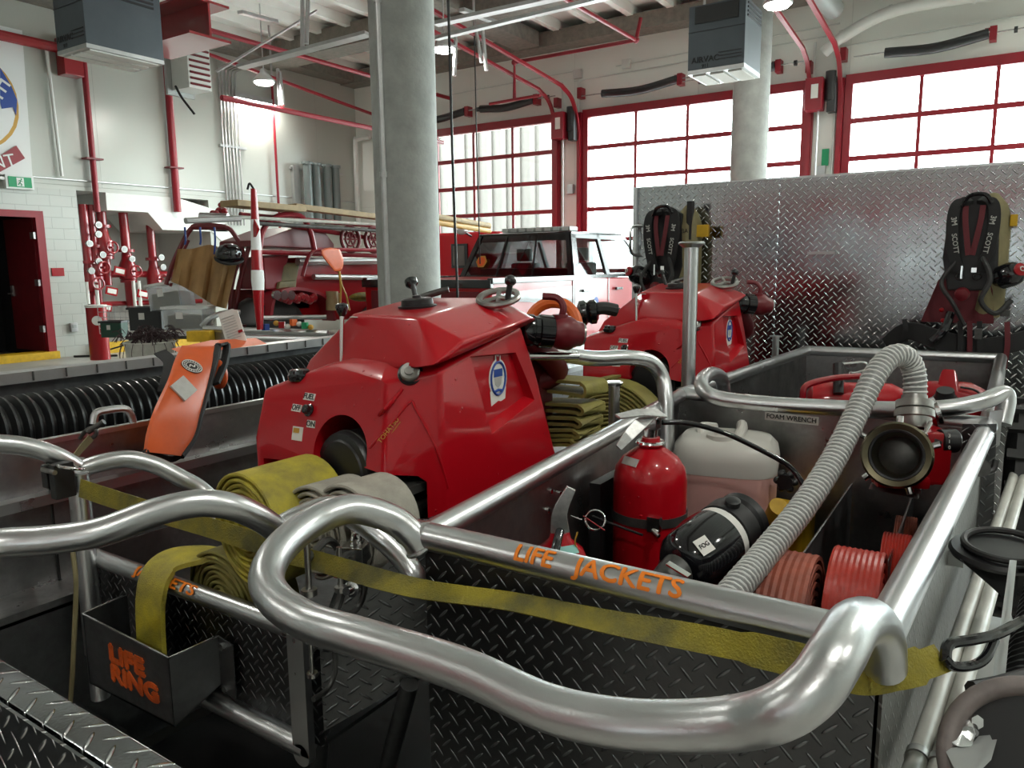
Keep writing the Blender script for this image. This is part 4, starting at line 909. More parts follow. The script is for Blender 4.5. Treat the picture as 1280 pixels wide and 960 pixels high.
# ================================================================== PUMP
def build_pump():
    t = thing('portable_pump', 'nearest red cowled pump with white FUEL, OFF and ON labels', 'pump', (-1.35, 1.55, .8), 'red cowled portable pumps')
    lo = MB().hull([(-1.60, 1.235, .82), (-1.60, 1.235, 1.22), (-1.622, 1.29, 1.335), (-1.67, 1.40, .82), (-1.66, 1.38, 1.25), (-1.64, 1.38, 1.345), (-1.66, 1.86, .82), (-1.64, 1.84, 1.38),
        (-1.15, 1.215, .82), (-1.16, 1.225, 1.16), (-1.185, 1.275, 1.39), (-1.06, 1.33, .82), (-1.06, 1.325, 1.28), (-1.078, 1.345, 1.415), (-1.048, 1.83, .82), (-1.048, 1.82, 1.12),
        (-1.07, 1.75, 1.36), (-1.085, 1.70, 1.49), (-1.36, 1.345, 1.425), (-1.22, 1.335, 1.43), (-1.42, 1.325, 1.41)])
    body = lo.build('lower_cowl', 'red_gel', t, bevel=.012, bseg=3, angle=50)
    c0 = aty(430, 566, 1.24)
    cut(body, MB().hull([(-1.02, 1.435, 1.455), (-1.02, 1.675, 1.44), (-1.02, 1.755, 1.27), (-1.02, 1.50, 1.215), (-1.092, 1.47, 1.43), (-1.092, 1.655, 1.42), (-1.088, 1.715, 1.30), (-1.088, 1.53, 1.255)]))
    cut(body, MB().cyl((c0.x-.012, 1.05, c0.z-.012), (c0.x-.012, 1.40, c0.z+.008), .086, seg=40))
    cut(body, MB().hull([(-1.57, 1.0, .7), (-1.085, 1.0, .7), (-1.085, 1.0, 1.165), (-1.10, 1.0, 1.18), (-1.22, 1.0, 1.195), (-1.57, 1.0, 1.17), (-1.57, 1.37, .7), (-1.085, 1.37, .7), (-1.085, 1.37, 1.165), (-1.10, 1.37, 1.18), (-1.22, 1.37, 1.195), (-1.57, 1.37, 1.17)]))
    finish(body, .006)
    up = MB().hull([(-1.42, 1.42, 1.53), (-1.17, 1.385, 1.53), (-1.19, 1.73, 1.562), (-1.45, 1.70, 1.56), (-1.385, 1.36, 1.425), (-1.20, 1.35, 1.432), (-1.63, 1.42, 1.345), (-1.61, 1.82, 1.38), (-1.60, 1.43, 1.40),
        (-1.10, 1.30, 1.425), (-1.052, 1.40, 1.478), (-1.052, 1.70, 1.512), (-1.06, 1.315, 1.432), (-1.09, 1.80, 1.50), (-1.075, 1.40, 1.462), (-1.075, 1.70, 1.496)])
    top = up.build('upper_cowl', 'red_gel', t, bevel=.009, bseg=3, angle=50)
    # raised ridge of the right shoulder
    P = [hit(body, x, y)[0] for x, y in ((452, 545), (475, 518), (497, 494), (503, 486))]
    MB().tube(cat(P, 4), .0045, 8).build('shoulder_ridge', 'red_gel', t)
    P = [hit(body, x, y)[0] for x, y in ((462, 560), (485, 535), (512, 503), (520, 512), (545, 560), (560, 610))]
    MB().tube(cat(P, 4), .0035, 8).build('shoulder_ridge', 'red_gel', t)
    MB().lathe((c0.x+.01, 1.42, c0.z-.055), (-.12, -1, .02), [(0, .098), (.17, .098), (.178, .094), (.180, .080), (.184, .076), (.187, .003)], 40).build('flywheel_cover', 'black', t)
    MB().lathe((c0.x+.01, 1.42, c0.z-.055), (-.12, -1, .02), [(.150, .0985), (.152, .1005), (.158, .1005), (.160, .0985)], 40, cap=False).build('flywheel_ring', 'engine', t)
    # engine seen through the lower cut-out
    e = MB().bb(-1.56, -1.09, 1.35, 1.6, .85, 1.16)
    for x_ in (-1.13, -1.16, -1.19): e.cyl((x_, 1.25, 1.10+.01*(x_ < -1.15)), (x_, 1.35, 1.10), .015)
    e.box((-1.145, 1.28, 1.150), (.09, .06, .02)).cyl((-1.12, 1.25, 1.14), (-1.12, 1.25, 1.165), .012).box((-1.14, 1.29, 1.04), (.05, .06, .13)).box((-1.16, 1.27, 1.07), (.02, .04, .08)).box((-1.50, 1.28, 1.13), (.09, .05, .035)).cyl((-1.53, 1.25, 1.12), (-1.46, 1.25, 1.12), .02).cyl((-1.51, 1.24, 1.06), (-1.47, 1.24, 1.16), .012)
    e.build('engine_block', 'engine', t, bevel=.004)
    MB().tube(cat([(-1.43, 1.225, 1.12), (-1.425, 1.21, 1.155), (-1.415, 1.215, 1.11), (-1.40, 1.23, 1.07)], 4), .011, 8).build('latch_lever', 'black', t)
    obs = [body, top]
    # labels
    sticker(obs, 387, 496, .042, .018, 'label', t, txt='FUEL', tsize=.019)
    sticker(obs, 371, 510, .036, .018, 'label', t, txt='OFF', tsize=.019)
    sticker(obs, 389, 530, .028, .018, 'label', t, txt='ON', tsize=.019)
    s_ = sticker(obs, 372, 542, .036, .034, 'label', t, name='instruction_label'); sticker(obs, 371, 538, .02, .012, 'gold', t, name='instruction_mark', th=.002)
    h = hit(obs, 387, 513); 
    MB().lathe(h[0], h[1], [(0, .015), (.004, .016), (.006, .012), (.016, .011), (.018, .008)], 20).build('fuel_knob', 'black_gloss', t)
    h = hit(obs, 513, 467); n = (h[1]+(EYE-h[0]).normalized()).normalized()
    MB().lathe(h[0]-n*.004, n, [(0, .030), (.008, .029), (.006, .024)], 28).build('gauge_recess', 'black', t)
    g = MB().lathe(h[0]-n*.004, n, [(0, .023), (.016, .023), (.020, .020), (.019, .012), (.022, .010), (.022, .001)], 28).build('gauge', 'steel', t)
    # crest
    cc = V((-1.083, 1.585, 1.345)); k = V((-1, 0, 0))
    def ov(c, ry, rz, x_, n=36): return [(x_, c.y+ry*math.cos(2*math.pi*i/n), c.z+rz*math.sin(2*math.pi*i/n)) for i in range(n)]
    hb = hit(body, 622, 467)
    if hb: cc = hb[0]-V((0, 0, .012))
    X0 = cc.x; sh = (lambda o_: o_)
    cr = MB().prism(ov(cc, .040, .050, X0), (.0014, 0, 0)).build('crest', 'label', t)
    MB().prism(ov(cc+V((0, 0, .052)), .012, .016, X0), (.0015, 0, 0)).build('crest_tab', 'label', cr)
    MB().prism([(X0, cc.y-.036, cc.z-.03), (X0, cc.y+.036, cc.z-.025), (X0, cc.y+.030, cc.z-.066), (X0, cc.y, cc.z-.058), (X0, cc.y-.032, cc.z-.068)], (.0015, 0, 0)).build('crest_tab', 'label', cr)
    ring = MB(); ring.tube([(X0+.0016, cc.y+.032*math.cos(a/24*6.283), cc.z+.042*math.sin(a/24*6.283)) for a in range(24)], .0035, 6, closed=True); ring.build('crest_ring', 'blue', cr)
    MB().prism([(X0, cc.y-.019, cc.z+.024), (X0, cc.y+.019, cc.z+.024), (X0, cc.y+.019, cc.z+.004), (X0, cc.y-.019, cc.z+.004)], (.0022, 0, 0)).build('crest_shield', 'blue', cr)
    MB().prism([(X0, cc.y-.017, cc.z+.003), (X0, cc.y+.017, cc.z+.003), (X0, cc.y+.013, cc.z-.016), (X0, cc.y, cc.z-.024), (X0, cc.y-.013, cc.z-.016)], (.0022, 0, 0)).build('crest_field', 'reflective', cr)
    MB().tube([(X0+.001, cc.y-.02, cc.z-.034), (X0+.001, cc.y, cc.z-.03), (X0+.001, cc.y+.02, cc.z-.034)], .004, 6).build('crest_waves', 'blue', cr)
    MB().prism([(X0, cc.y-.006, cc.z+.044), (X0, cc.y+.006, cc.z+.044), (X0, cc.y+.008, cc.z+.060), (X0, cc.y, cc.z+.055), (X0, cc.y-.008, cc.z+.060)], (.0024, 0, 0)).build('crest_crown', 'red_gloss', cr)
    # text bar
    h1 = hit(body, 474, 552); h2 = hit(body, 497, 522)
    if h1 and h2:
        hm = hit(body, 486, 538); xd = (h2[0]-h1[0]).normalized(); xd = (xd-hm[1]*xd.dot(hm[1])).normalized(); h1 = (h1[0], hm[1]); text('TOHATSU', .015, hm[0]+hm[1]*.0035, xd, h1[1].cross(xd), 'gold', t, ext=.0004)
        MB().tube([h1[0]+V((.008, 0, -.009)), h2[0]+V((.008, 0, -.009))], .0009, 5).build('gold_line', 'gold', t)
    # left levers and caps
    h = hit(obs, 427, 447)[0]; k2 = h+V((-.012, .02, .115))
    l_ = MB().cyl(h-V((0, 0, .01)), k2, .0052, .0062, seg=12).build('choke_lever', 'chrome', t)
    MB().lathe(k2-V((0, 0, .012)), (0, 0, 1), [(0, .008), (.01, .013), (.022, .017), (.03, .015), (.034, .006)], 20).build('knob', 'black_gloss', l_)
    q = hit(obs, 371, 473)[0]; MB().lathe(q+V((0, .01, -.006)), (0, 0, 1), [(0, .028), (.006, .030), (.014, .030), (.018, .026), (.026, .025), (.028, .02)], 24).build('drain_cap', 'black_gloss', t)
    q = hit(top, 522, 384)[0]
    fc = MB().lathe(q+V((0, 0, -.003)), (-.02, -.06, 1), [(0, .05), (.008, .051), (.010, .042), (.024, .041), (.027, .036), (.028, .012), (.034, .011), (.035, .005)], 36).build('fuel_cap', 'black', t)
    for x0_, y0_, x1_, y1_ in ((462, 391, 498, 384),): 
        a = hit(top, 441, 396)
        if a: MB().box(a[0]+V((.01, 0, 0)), (.022, .02, .002), Matrix.Rotation(R(5), 3, 'Z')).build('paper_tag', 'label', t)
    # rear pump head: valve handles, handwheel, discharge
    a = V((-1.36, 1.80, 1.5)); MB().bb(-1.55, -1.15, 1.84, 1.98, 1.0, 1.42).cyl((-1.35, 1.85, 1.25), (-1.35, 2.02, 1.25), .13).build('pump_head', 'red_dark', t, bevel=.01)
    k1 = atd(516, 356, 2.15); b1 = atd(523, 378, 2.12)
    l2 = MB().cyl(b1-V((0, 0, .03)), k1, .007).build('primer_lever', 'black', t); MB().lathe(k1-V((0, 0, .008)), (k1-b1), [(0, .008), (.012, .018), (.026, .018), (.032, .008)], 20).build('knob', 'black_gloss', l2)
    MB().tube(cat(D([(523, 373, 2.1), (535, 369, 2.12), (552, 364, 2.12), (561, 362, 2.12)]), 4), .0095, 10).build('primer_arm', 'engine', t)
    w = atd(623, 372, 2.02); ax = (V((0, 0, 1))+(EYE-w)*.12).normalized()
    wh = MB().torus(w, (.1, -.35, 1), .052, .009, 32)
    for i in range(3):
        m_ = rotto((.1, -.35, 1)); d = m_ @ V((math.cos(i*2.09), math.sin(i*2.09), 0)); wh.cyl(w, w+d*.05, .007, seg=8)
    wh.build('handwheel', 'steel', t)
    kk = w+V((.035, -.01, -.005)); MB().cyl(kk, kk+V((.01, 0, .045)), .008).build('crank_stem', 'black', t); MB().ell(kk+V((.01, 0, .05)), (.032, .032, .03)).build('crank_knob', 'black_gloss', t)
    MB().cyl((w.x, w.y, w.z-.1), w, .012).build('wheel_spindle', 'steel', t)
    a = atd(652, 412, 2.08); b = atd(690, 416, 2.10); c = atd(728, 418, 2.12); d = (c-a).normalized()
    MB().lathe(a, d, [(0, .038), (.01, .044), (.03, .044), (.033, .040), (.045, .040), (.048, .046), (.085, .046), (.09, .038)], 24).build('coupling', 'black_gloss', t)
    MB().lathe(a+d*.085, d, [(0, .036), (.02, .046), (.05, .048), (.07, .036), (.085, .034)], 24).build('discharge_valve', 'red_dark', t)
    MB().lathe(a+d*.165, d, [(0, .028), (.012, .03), (.012, .02), (.0, .018)], 24).build('outlet_ring', 'steel', t)
    s0 = a+d*.11
    MB().tube(cat([s0+V((0, 0, .03)), s0+V((0.01, 0, .07)), s0+V((-.01, 0, .095)), s0+V((-.045, -.02, .10))], 5), .010, 8).build('valve_handle', 'red_dark', t)
    MB().cyl(s0, s0+V((0, 0, .05)), .022).build('valve_stem', 'red_dark', t)
    MB().tube(cat([(-1.20, 1.9, 1.30), (-1.12, 1.95, 1.34), a], 5), .034, 12).build('elbow', 'red_dark', t)
    return t
pump = build_pump()
pump2 = copy_tree(pump, (.085, 1.62, .0), 'further red cowled pump beside the tall capped post')
# orange-capped gear behind pump one
c = atd(690, 400, 2.9); tag(MB().torus(c+V((0, 0, -.03)), (.2, -1, .3), .10, .022, 32, 10).build('orange_ring', 'orange'), 'orange ring lying behind the nearest pump discharge valve', 'ring')
c = atd(722, 392, 3.0); t = thing('coiled_hose', 'black coiled hose end behind the orange ring', 'hose', c)
MB().lathe(c, (.8, .5, .1), [(0, .03), (.01, .048), (.03, .05), (.04, .04), (.05, .048), (.07, .048), (.08, .03)], 24).build('coupling', 'black_gloss', t)
MB().tube(cat([c+V((.04, .03, .01)), c+V((.08, .06, .02)), c+V((.12, .1, .01))], 5), .025, 10).build('tail', 'rubber', t)

# rear rolled hoses between pumps
cr_ = aty(768, 545, 2.70)
flatroll('rolled_hose', 'olive_hose', cr_, (.05, 1, 0), (0, 0, 1), .03, .235, 13, .10, .011, 'large flat rolled hose standing behind the nearest pump', 'flat hoses between the two pumps')
p = cr_+V((.09, -.07, .16)); 
fh = thing('folded_hose', 'olive hose flaked in folds beside the nearest pump', 'fire hose', atd(700, 530, 2.3), 'flat hoses between the two pumps')
f = MB(); 
for i, (yy, th_) in enumerate(((486, .040), (511, .024), (527, .022), (541, .018), (553, .016))):
    e0 = atd(745-3*i, yy, 2.22); L_ = V((-.28, .06, -.012-.01*i)); hh = th_
    P = cat([e0+L_+V((0, 0, hh*.5)), e0+V((-.05, .01, hh*.5)), e0+V((-.008, 0, hh*.42)), e0, e0+V((-.008, 0, -hh*.42)), e0+V((-.05, .01, -hh*.35)), e0+L_+V((0, 0, -hh*.2))], 6)
    MB().ribbon(P, (.15, 1, 0), .11, .009).build('fold', 'olive_hose', fh)
tag(MB().box(atd(735, 545, 2.35)+V((0, 0, -.06)), (.3, .3, .04)).build('shelf_plate', 'sheet_alu'), 'pale plate under the folded hose behind the left rail', 'shelf')
c = atd(672, 495, 2.45); t = thing('corrugated_pipe_end', 'black ribbed pipe end between pump and folded hose', 'pipe', c)
P = [c+V((-.25+.01*i, .02, .02*math.sin(i*.1))) for i in range(26)]; MB().tube(P, lambda i: .038+.005*(i % 2), 16).build('ribs', 'black_hose', t); MB().torus(c, (1, -.2, 0), .038, .008).build('rim', 'chrome', t)
# ================================================================== CONTENTS OF THE NEAR BASKET
# large extinguisher
e0 = atd(812, 625, 1.88); ex = thing('fire_extinguisher', 'large red fire extinguisher strapped upright in the basket', 'fire extinguisher', (e0.x, e0.y, .62), 'fire extinguishers in the near basket')
zt = atd(812, 556, 1.86).z
MB().lathe((e0.x, e0.y, .62), (0, 0, 1), [(0, .078), (.02, .088), (zt-.62-.085, .089), (zt-.62-.055, .084), (zt-.62-.03, .068), (zt-.62-.012, .044), (zt-.62, .025), (zt-.62+.02, .022)], 40).build('cylinder', 'red_gel', ex)
MB().torus((e0.x, e0.y, zt+.006), (0, 0, 1), .030, .006).build('neck_ring', 'chrome', ex)
MB().cyl((e0.x, e0.y, zt), (e0.x, e0.y, zt+.045), .016).box((e0.x, e0.y, zt+.055), (.04, .03, .03)).build('valve', 'chrome', ex, bevel=.003)
hp = D([(828, 517, 1.84), (800, 516, 1.80), (772, 521, 1.77)]); MB().ribbon(hp, (UP*.4+FW), lambda i: [.038, .034, .020][i], .006).build('upper_lever', 'lever_alu', ex, bevel=.002)
hp = D([(812, 522, 1.82), (800, 530, 1.78), (785, 545, 1.76), (773, 560, 1.75)]); MB().ribbon(hp, RT+FW*.3, lambda i: [.026, .032, .026, .016][i], .007).build('lower_lever', 'lever_alu', ex, bevel=.002)
tubes('hose', D([(828, 528, 1.84), (860, 529, 1.86), (905, 541, 1.87), (950, 562, 1.88), (985, 582, 1.88), (1003, 604, 1.86), (1006, 622, 1.84)]), .0065, 'black_gloss', ex)
zs = atd(812, 655, 1.80).z; MB().lathe((e0.x, e0.y, zs), (0, 0, 1), [(-.011, .091), (-.011, .0925), (.011, .0925), (.011, .091)], 40, cap=False).build('strap', 'engine', ex)
hs = atd(818, 655, 1.79); MB().box(hs, (.03, .02, .035)).tube([hs+V((0, -.01, -.012)), hs+V((.02, -.02, -.02))], .005).build('strap_buckle', 'chrome', ex)
d_ = (EYE-V((e0.x, e0.y, 1.65))).normalized(); sticker(bpy.data.objects['cylinder'], 788, 577, .05, .02, 'reflective', ex, name='foil_sticker')
t = thing('extinguisher_bracket', 'black bracket board behind the large extinguisher', 'bracket', (e0.x-.1, e0.y, .6))
MB().bb(e0.x-.125, e0.x-.095, e0.y-.08, e0.y+.08, .6, 1.12).build('board', 'black', t)
# small extinguisher
s0 = atd(700, 705, 1.48); sx = thing('fire_extinguisher', 'small red fire extinguisher behind the LIFE lettering', 'fire extinguisher', (s0.x, s0.y, .75), 'fire extinguishers in the near basket')
zt = atd(706, 672, 1.48).z
MB().lathe((s0.x, s0.y, .75), (0, 0, 1), [(0, .05), (.01, .056), (zt-.75-.05, .057), (zt-.75-.02, .045), (zt-.75, .022), (zt-.75+.015, .018)], 36).build('tank', 'red_gel', sx)
sticker(bpy.data.objects['tank'], 710, 688, .04, .018, 'teal', sx, name='teal_label')
MB().cyl((s0.x, s0.y, zt), (s0.x, s0.y, zt+.05), .014).build('valve', 'steel', sx)
hp = D([(700, 665, 1.46), (700, 640, 1.44), (714, 610, 1.43)]); MB().ribbon(cat(hp, 4), RT, lambda i: .036-.0022*i, .008).build('lever', 'lever_alu', sx, bevel=.002)
tubes('hose', D([(700, 664, 1.45), (696, 680, 1.42), (692, 700, 1.40), (691, 720, 1.39)]), .0085, 'black_gloss', sx)
pc = atd(744, 650, 1.42); m_ = MB().torus(pc, (EYE-pc), .018, .0018, 28); m_.tube(D([(727, 650, 1.42), (714, 645, 1.44)]), .0018, 6); m_.build('pin_ring', 'chrome', sx)
MB().tube(D([(729, 645, 1.42), (756, 663, 1.41)]), .0012, 5).build('seal_tie', 'red_gloss', sx)
MB().tube(cat(D([(722, 665, 1.45), (719, 680, 1.45), (730, 700, 1.46)]), 4), .0015, 5).build('tag_wire', 'gold', sx)
# foam jug
j0 = atd(905, 640, 2.38); zt = atd(905, 546, 2.38).z; jg = thing('foam_jug', 'white plastic jug of pink foam liquid beside the large extinguisher', 'jug', (j0.x, j0.y, .70))
def sq(rx, ry, z, e=3.6, n=40, rot=R(12)):
    o = []
    for i in range(n):
        a = 2*math.pi*i/n; c, s = math.cos(a), math.sin(a)
        x_ = rx*math.copysign(abs(c)**(2/e), c); y_ = ry*math.copysign(abs(s)**(2/e), s)
        o.append(V((j0.x+x_*math.cos(rot)-y_*math.sin(rot), j0.y+x_*math.sin(rot)+y_*math.cos(rot), z)))
    return o
zl = zt-.085
MB().rings([sq(.14, .12, .70), sq(.15, .13, .72), sq(.152, .132, zl)]).build('liquid_body', 'jug_pink', jg)
MB().rings([sq(.153, .133, zl), sq(.157, .137, zt-.045), sq(.150, .13, zt-.01), sq(.13, .11, zt+.012), sq(.10, .085, zt+.018)]).build('shoulder', 'jug_white', jg)
u_ = V((RT.x, RT.y, 0)).normalized(); v_ = V((FW.x, FW.y, 0)).normalized()
q = V((j0.x, j0.y, zt))-u_*.03-v_*.05
MB().lathe(q, (0, 0, 1), [(0, .045), (.028, .043), (.03, .036), (.030, .022), (.036, .020), (.037, .004)], 28).build('cap', 'jug_white', jg)
MB().tube(cat([q+u_*.04+v_*.0+V((0, 0, .0)), q+u_*.07+v_*.03+V((0, 0, .035)), q+u_*.09+v_*.10+V((0, 0, .035)), q+u_*.10+v_*.14], 5), .016, 10).build('handle', 'jug_white', jg)
MB().tube(cat([q-u_*.05+v_*.05, q-u_*.03+v_*.12+V((0, 0, .025)), q+u_*.02+v_*.14+V((0, 0, .02))], 5), .014, 10).build('moulded_rib', 'jug_white', jg)
# yellow jerry and black valve knob
yc = atd(968, 645, 2.2); t = thing('yellow_container', 'yellow container with black star knob right of the jug', 'container', yc-V((0, 0, .3)))
MB().box(yc+V((.02, .1, -.12)), (.12, .16, .25)).build('body', 'yellow_kerb', t, bevel=.02)
MB().cyl(yc, yc+V((.02, -.03, .04)), .028).build('cap', 'yellow_kerb', t)
kc = atd(984, 600, 2.2); k = MB().cyl(kc, kc+V((0, -.03, .0)), .022)
for i in range(6): k.ell(kc+V((.024*math.cos(i*1.047), -.015, .024*math.sin(i*1.047))), (.022, .03, .022))
k.build('star_knob', 'black', t)
# black foam nozzle
a = atd(828, 728, 1.50); b = atd(950, 632, 1.72); d = (b-a).normalized(); L_ = (b-a).length
nz = thing('foam_nozzle', 'black foam branch nozzle with FOG label leaning in the basket', 'nozzle', a)
bar = MB().lathe(a+d*.05, d, [(0, .035), (.01, .052), (.03, .066), (.10, .072), (.135, .070), (.14, .060)], 36).build('barrel', 'black_gloss', nz)
MB().lathe(a+d*.185, d, [(0, .064), (.002, .066), (.022, .066), (.024, .062)], 36).build('range_band', 'label', nz)
MB().lathe(a+d*.184, d, [(0, .067), (.001, .0672), (.003, .0672), (.004, .066)], 36).build('red_edge', 'red_gloss', nz)
MB().lathe(a+d*.208, d, [(0, .060), (.004, .068), (.045, .068), (.05, .060), (.06, .052), (.068, .060), (.085, .062), (.09, .05)], 36).build('coupling', 'black', nz)
MB().lathe(a+d*(-.02), d, [(0, .022), (.03, .030), (.07, .036)], 24).build('tail_cone', 'engine', nz)
for i in range(3):
    an = i*2.09+.5; m_ = rotto(d); r_ = m_ @ V((math.cos(an), math.sin(an), 0)); MB().lathe(a+d*.235+r_*.062, r_, [(0, .016), (.016, .016), (.018, .012)], 14).build('lug', 'black', nz)
h = hit(bpy.data.objects['coupling.001'] if 'coupling.001' in bpy.data.objects else bar, 923, 648)
sticker(bar, 880, 682, .034, .034, 'label', nz, txt='FOG', tsize=.013, up=(d.cross(V((0, 0, 1))).cross(d)).normalized()*1.0)
MB().box(atd(848, 712, 1.46), (.05, .004, .012), rotto(d)).build('foil_strip', 'chrome', nz)
# wine red strap and dark pistol grips
tag(MB().ribbon(cat(D([(850, 665, 1.70), (838, 690, 1.66), (830, 720, 1.62), (826, 750, 1.6)]), 5), (1, .3, 0), .035, .003).build('red_strap', 'red_web'), 'dark red strap hanging between extinguisher and black nozzle', 'strap')
c = atd(815, 738, 1.55); t = thing('nozzle_grip', 'black grip and pale fitting lying below the black nozzle', 'nozzle', c)
MB().tube(cat([c, c+V((.08, .02, -.02)), c+V((.16, .0, .0)), c+V((.2, -.03, .02))], 5), .014, 10).build('grip', 'black', t); MB().cyl(c+V((.1, -.03, .0)), c+V((.16, -.04, .02)), .018).build('fitting', 'steel', t)
c = atd(765, 650, 1.78); MB().tube(cat([c+V((-.05, 0, 0)), c+V((.0, -.02, .0)), c+V((.09, -.03, -.01))], 5), .003).build('chain', 'black', ex)
# clear ribbed hose
P = cat(D([(893, 768, 1.38), (920, 735, 1.44), (958, 690, 1.54), (1002, 636, 1.64), (1040, 578, 1.74), (1070, 518, 1.82), (1092, 472, 1.86), (1110, 449, 1.89), (1127, 444, 1.91), (1140, 457, 1.93), (1144, 478, 1.93), (1143, 500, 1.93)]), 8)
hs_ = thing('suction_hose', 'clear ribbed suction hose arching out of the basket to the eductor', 'hose', P[0])
MB().tube(P, .0268, 18).build('ribbed_tube', 'hose_clear', hs_)
H = []; nn_ = None; s_l = 0
for i in range(len(P)-1):
    T_ = (P[i+1]-P[i]); L1 = T_.length; T_.normalize()
    nn_ = (nn_-T_*nn_.dot(T_)).normalized() if nn_ is not None else T_.cross(V((1, 0, 0))).normalized()
    bb_ = T_.cross(nn_); st_ = max(3, int(L1/.0125*12))
    for k in range(st_):
        s1 = s_l+L1*k/st_; a_ = 2*math.pi*s1/.0125; H.append(P[i]+T_*(L1*k/st_)+(nn_*math.cos(a_)+bb_*math.sin(a_))*.0262)
    s_l += L1
MB().tube(H, .0030, 6).build('rib_helix', 'hose_rib', hs_)
MB().lathe(atd(1143, 495, 1.92), (atd(1143, 540, 1.90)-atd(1143, 497, 1.92)), [(0, .030), (.012, .030), (.014, .043), (.032, .043), (.034, .038), (.038, .046), (.056, .046), (.058, .04), (.075, .038), (.085, .034)], 32).build('camlock', 'steel', hs_)
# eductor valve
ev = thing('foam_eductor', 'red foam eductor valve with open round inlet clamped on the rail', 'valve', atd(1135, 600, 1.9))
oc = atd(1122, 569, 1.78); ax = (EYE-oc).normalized(); ax = (ax+V((-.1, 0, 0))).normalized()
MB().box(atd(1150, 568, 1.90), (.11, .10, .13), Matrix.Rotation(R(25), 3, 'Z')).box(atd(1125, 600, 1.84), (.12, .06, .03), Matrix.Rotation(R(25), 3, 'Z')).build('valve_block', 'red_gloss', ev, bevel=.01)
MB().lathe(oc-ax*.05, ax, [(0, .060), (.03, .064), (.05, .076), (.075, .077), (.082, .072), (.078, .060), (.05, .054), (.03, .045), (.02, .044)], 40, cap=False).build('inlet_swivel', 'brass', ev)
MB().torus(oc+ax*.022, ax, .058, .006, 36).build('gasket', 'black', ev)
MB().lathe(oc-ax*.03, ax, [(0, .044), (.008, .03), (.010, .002)], 30).build('strainer', 'engine', ev)
m_ = rotto(ax)
for an in (.4, 1.6, 2.7, 3.9, 5.1):
    r_ = m_ @ V((math.cos(an), math.sin(an), 0)); MB().cyl(oc+r_*.074, oc+r_*.092, .008, seg=10).build('lug', 'chrome', ev)
MB().prism(D([(1093, 535, 1.87), (1165, 528, 1.92), (1178, 590, 1.90), (1168, 607, 1.87), (1090, 603, 1.85)]), (.0, .02, 0)).build('flange_plate', 'red_gloss', ev, bevel=.004)
for q_ in ((1101, 601, 1.83), (1153, 603, 1.85)): MB().lathe(atd(*q_), -FW, [(0, .008), (.006, .008), (.007, .004), (.003, .003)], 14).build('bolt', 'chrome', ev)
kb = atd(1163, 551, 1.86); kd = RT
kn = MB().lathe(kb, kd, [(0, .020), (.02, .020), (.022, .028), (.06, .029), (.063, .026)], 28).build('metering_knob', 'black', ev)
for i, s_ in enumerate(('3', '1', '0')): 
    q = kb+kd*.030-FW*.0285+UP*(.014-.014*i); text(s_, .012, q, RT, UP, 'label', kn, ext=.0005)
MB().tube([atd(1150, 553, 1.85), atd(1163, 528, 1.86)], .006).cyl(atd(1152, 543, 1.83), atd(1155, 548, 1.80), .012, seg=6).build('gauge_stem', 'chrome', ev)
MB().lathe(atd(1165, 515, 1.95), (RT*.8+UP*.3-FW*.3), [(0, .018), (.004, .036), (.014, .037), (.016, .030)], 28).build('pressure_ring', 'chrome', ev)
MB().lathe(atd(1160, 522, 1.95), (RT*.8+UP*.3-FW*.3), [(0, .014), (.012, .030)], 20).build('elbow', 'red_gloss', ev)
MB().prism([atd(1088, 606, 1.86), atd(1150, 616, 1.84), atd(1148, 624, 1.83), atd(1086, 611, 1.85)], (.0, .12, 0)).build('support_plate', 'galv', ev)
# red hose rolls
def rr(px, py, Y, rad, w, mt, lab, turns=6):
    c = aty(px, py, Y); o = MB().spiral(c, (1, .05, 0), (0, 0, -1), .03, rad, turns, w, .011, ribs=9).build('rolled_hose', mt); tag(o, lab, 'fire hose', 'red hose rolls in the near basket'); return o
rr(975, 790, 1.55, .175, .125, 'rust_hose', 'dull brick red rolled hose beside the clear ribbed hose', 8)
rr(1068, 775, 1.60, .150, .095, 'red_hose', 'bright red ribbed hose roll against the right rail')
rr(1118, 722, 1.95, .11, .06, 'red_hose', 'small dark red hose roll behind the bright red one', 5)
rr(1130, 690, 2.2, .10, .05, 'rust_hose', 'smallest red hose roll furthest back by the right rail', 4)
# tread ribs of the bright roll
c = aty(1065, 765, 1.62)
# contents of the far basket
c = atd(1060, 487, 2.75); t = thing('fire_extinguisher', 'red extinguisher lying in the far basket with a carrying loop', 'fire extinguisher', c)
MB().lathe(c+V((-.14, 0, -.05)), (1, .2, 0), [(0, .03), (.02, .07), (.28, .075), (.33, .05), (.34, .02)], 28).build('cylinder', 'red_gel', t)
MB().tube(cat(D([(1003, 498, 2.6), (1008, 482, 2.6), (1040, 473, 2.65), (1075, 470, 2.7)]), 5), .011, 10).build('red_hose', 'red_metal', t)
MB().cyl(atd(1048, 455, 2.75), atd(1048, 492, 2.72), .018).build('valve', 'black', t)
MB().tube(cat(D([(1052, 455, 2.75), (1080, 453, 2.75), (1083, 461, 2.74), (1070, 466, 2.74), (1062, 466, 2.74)]), 4), .004, 6).build('carry_loop', 'chrome', t)
c = atd(1188, 492, 2.6); t = thing('fuel_can', 'red jerry can with black spout in the far basket', 'can', c)
MB().hull([c+V(q) for q in ((-.13, -.06, -.18), (.13, -.06, -.18), (.13, .08, -.18), (-.13, .08, -.18), (-.13, -.05, .02), (.12, -.05, .0), (.12, .07, .0), (-.13, .07, .02), (-.04, -.02, .045), (.06, .05, .04))]).build('tank', 'red_gloss', t, bevel=.02)
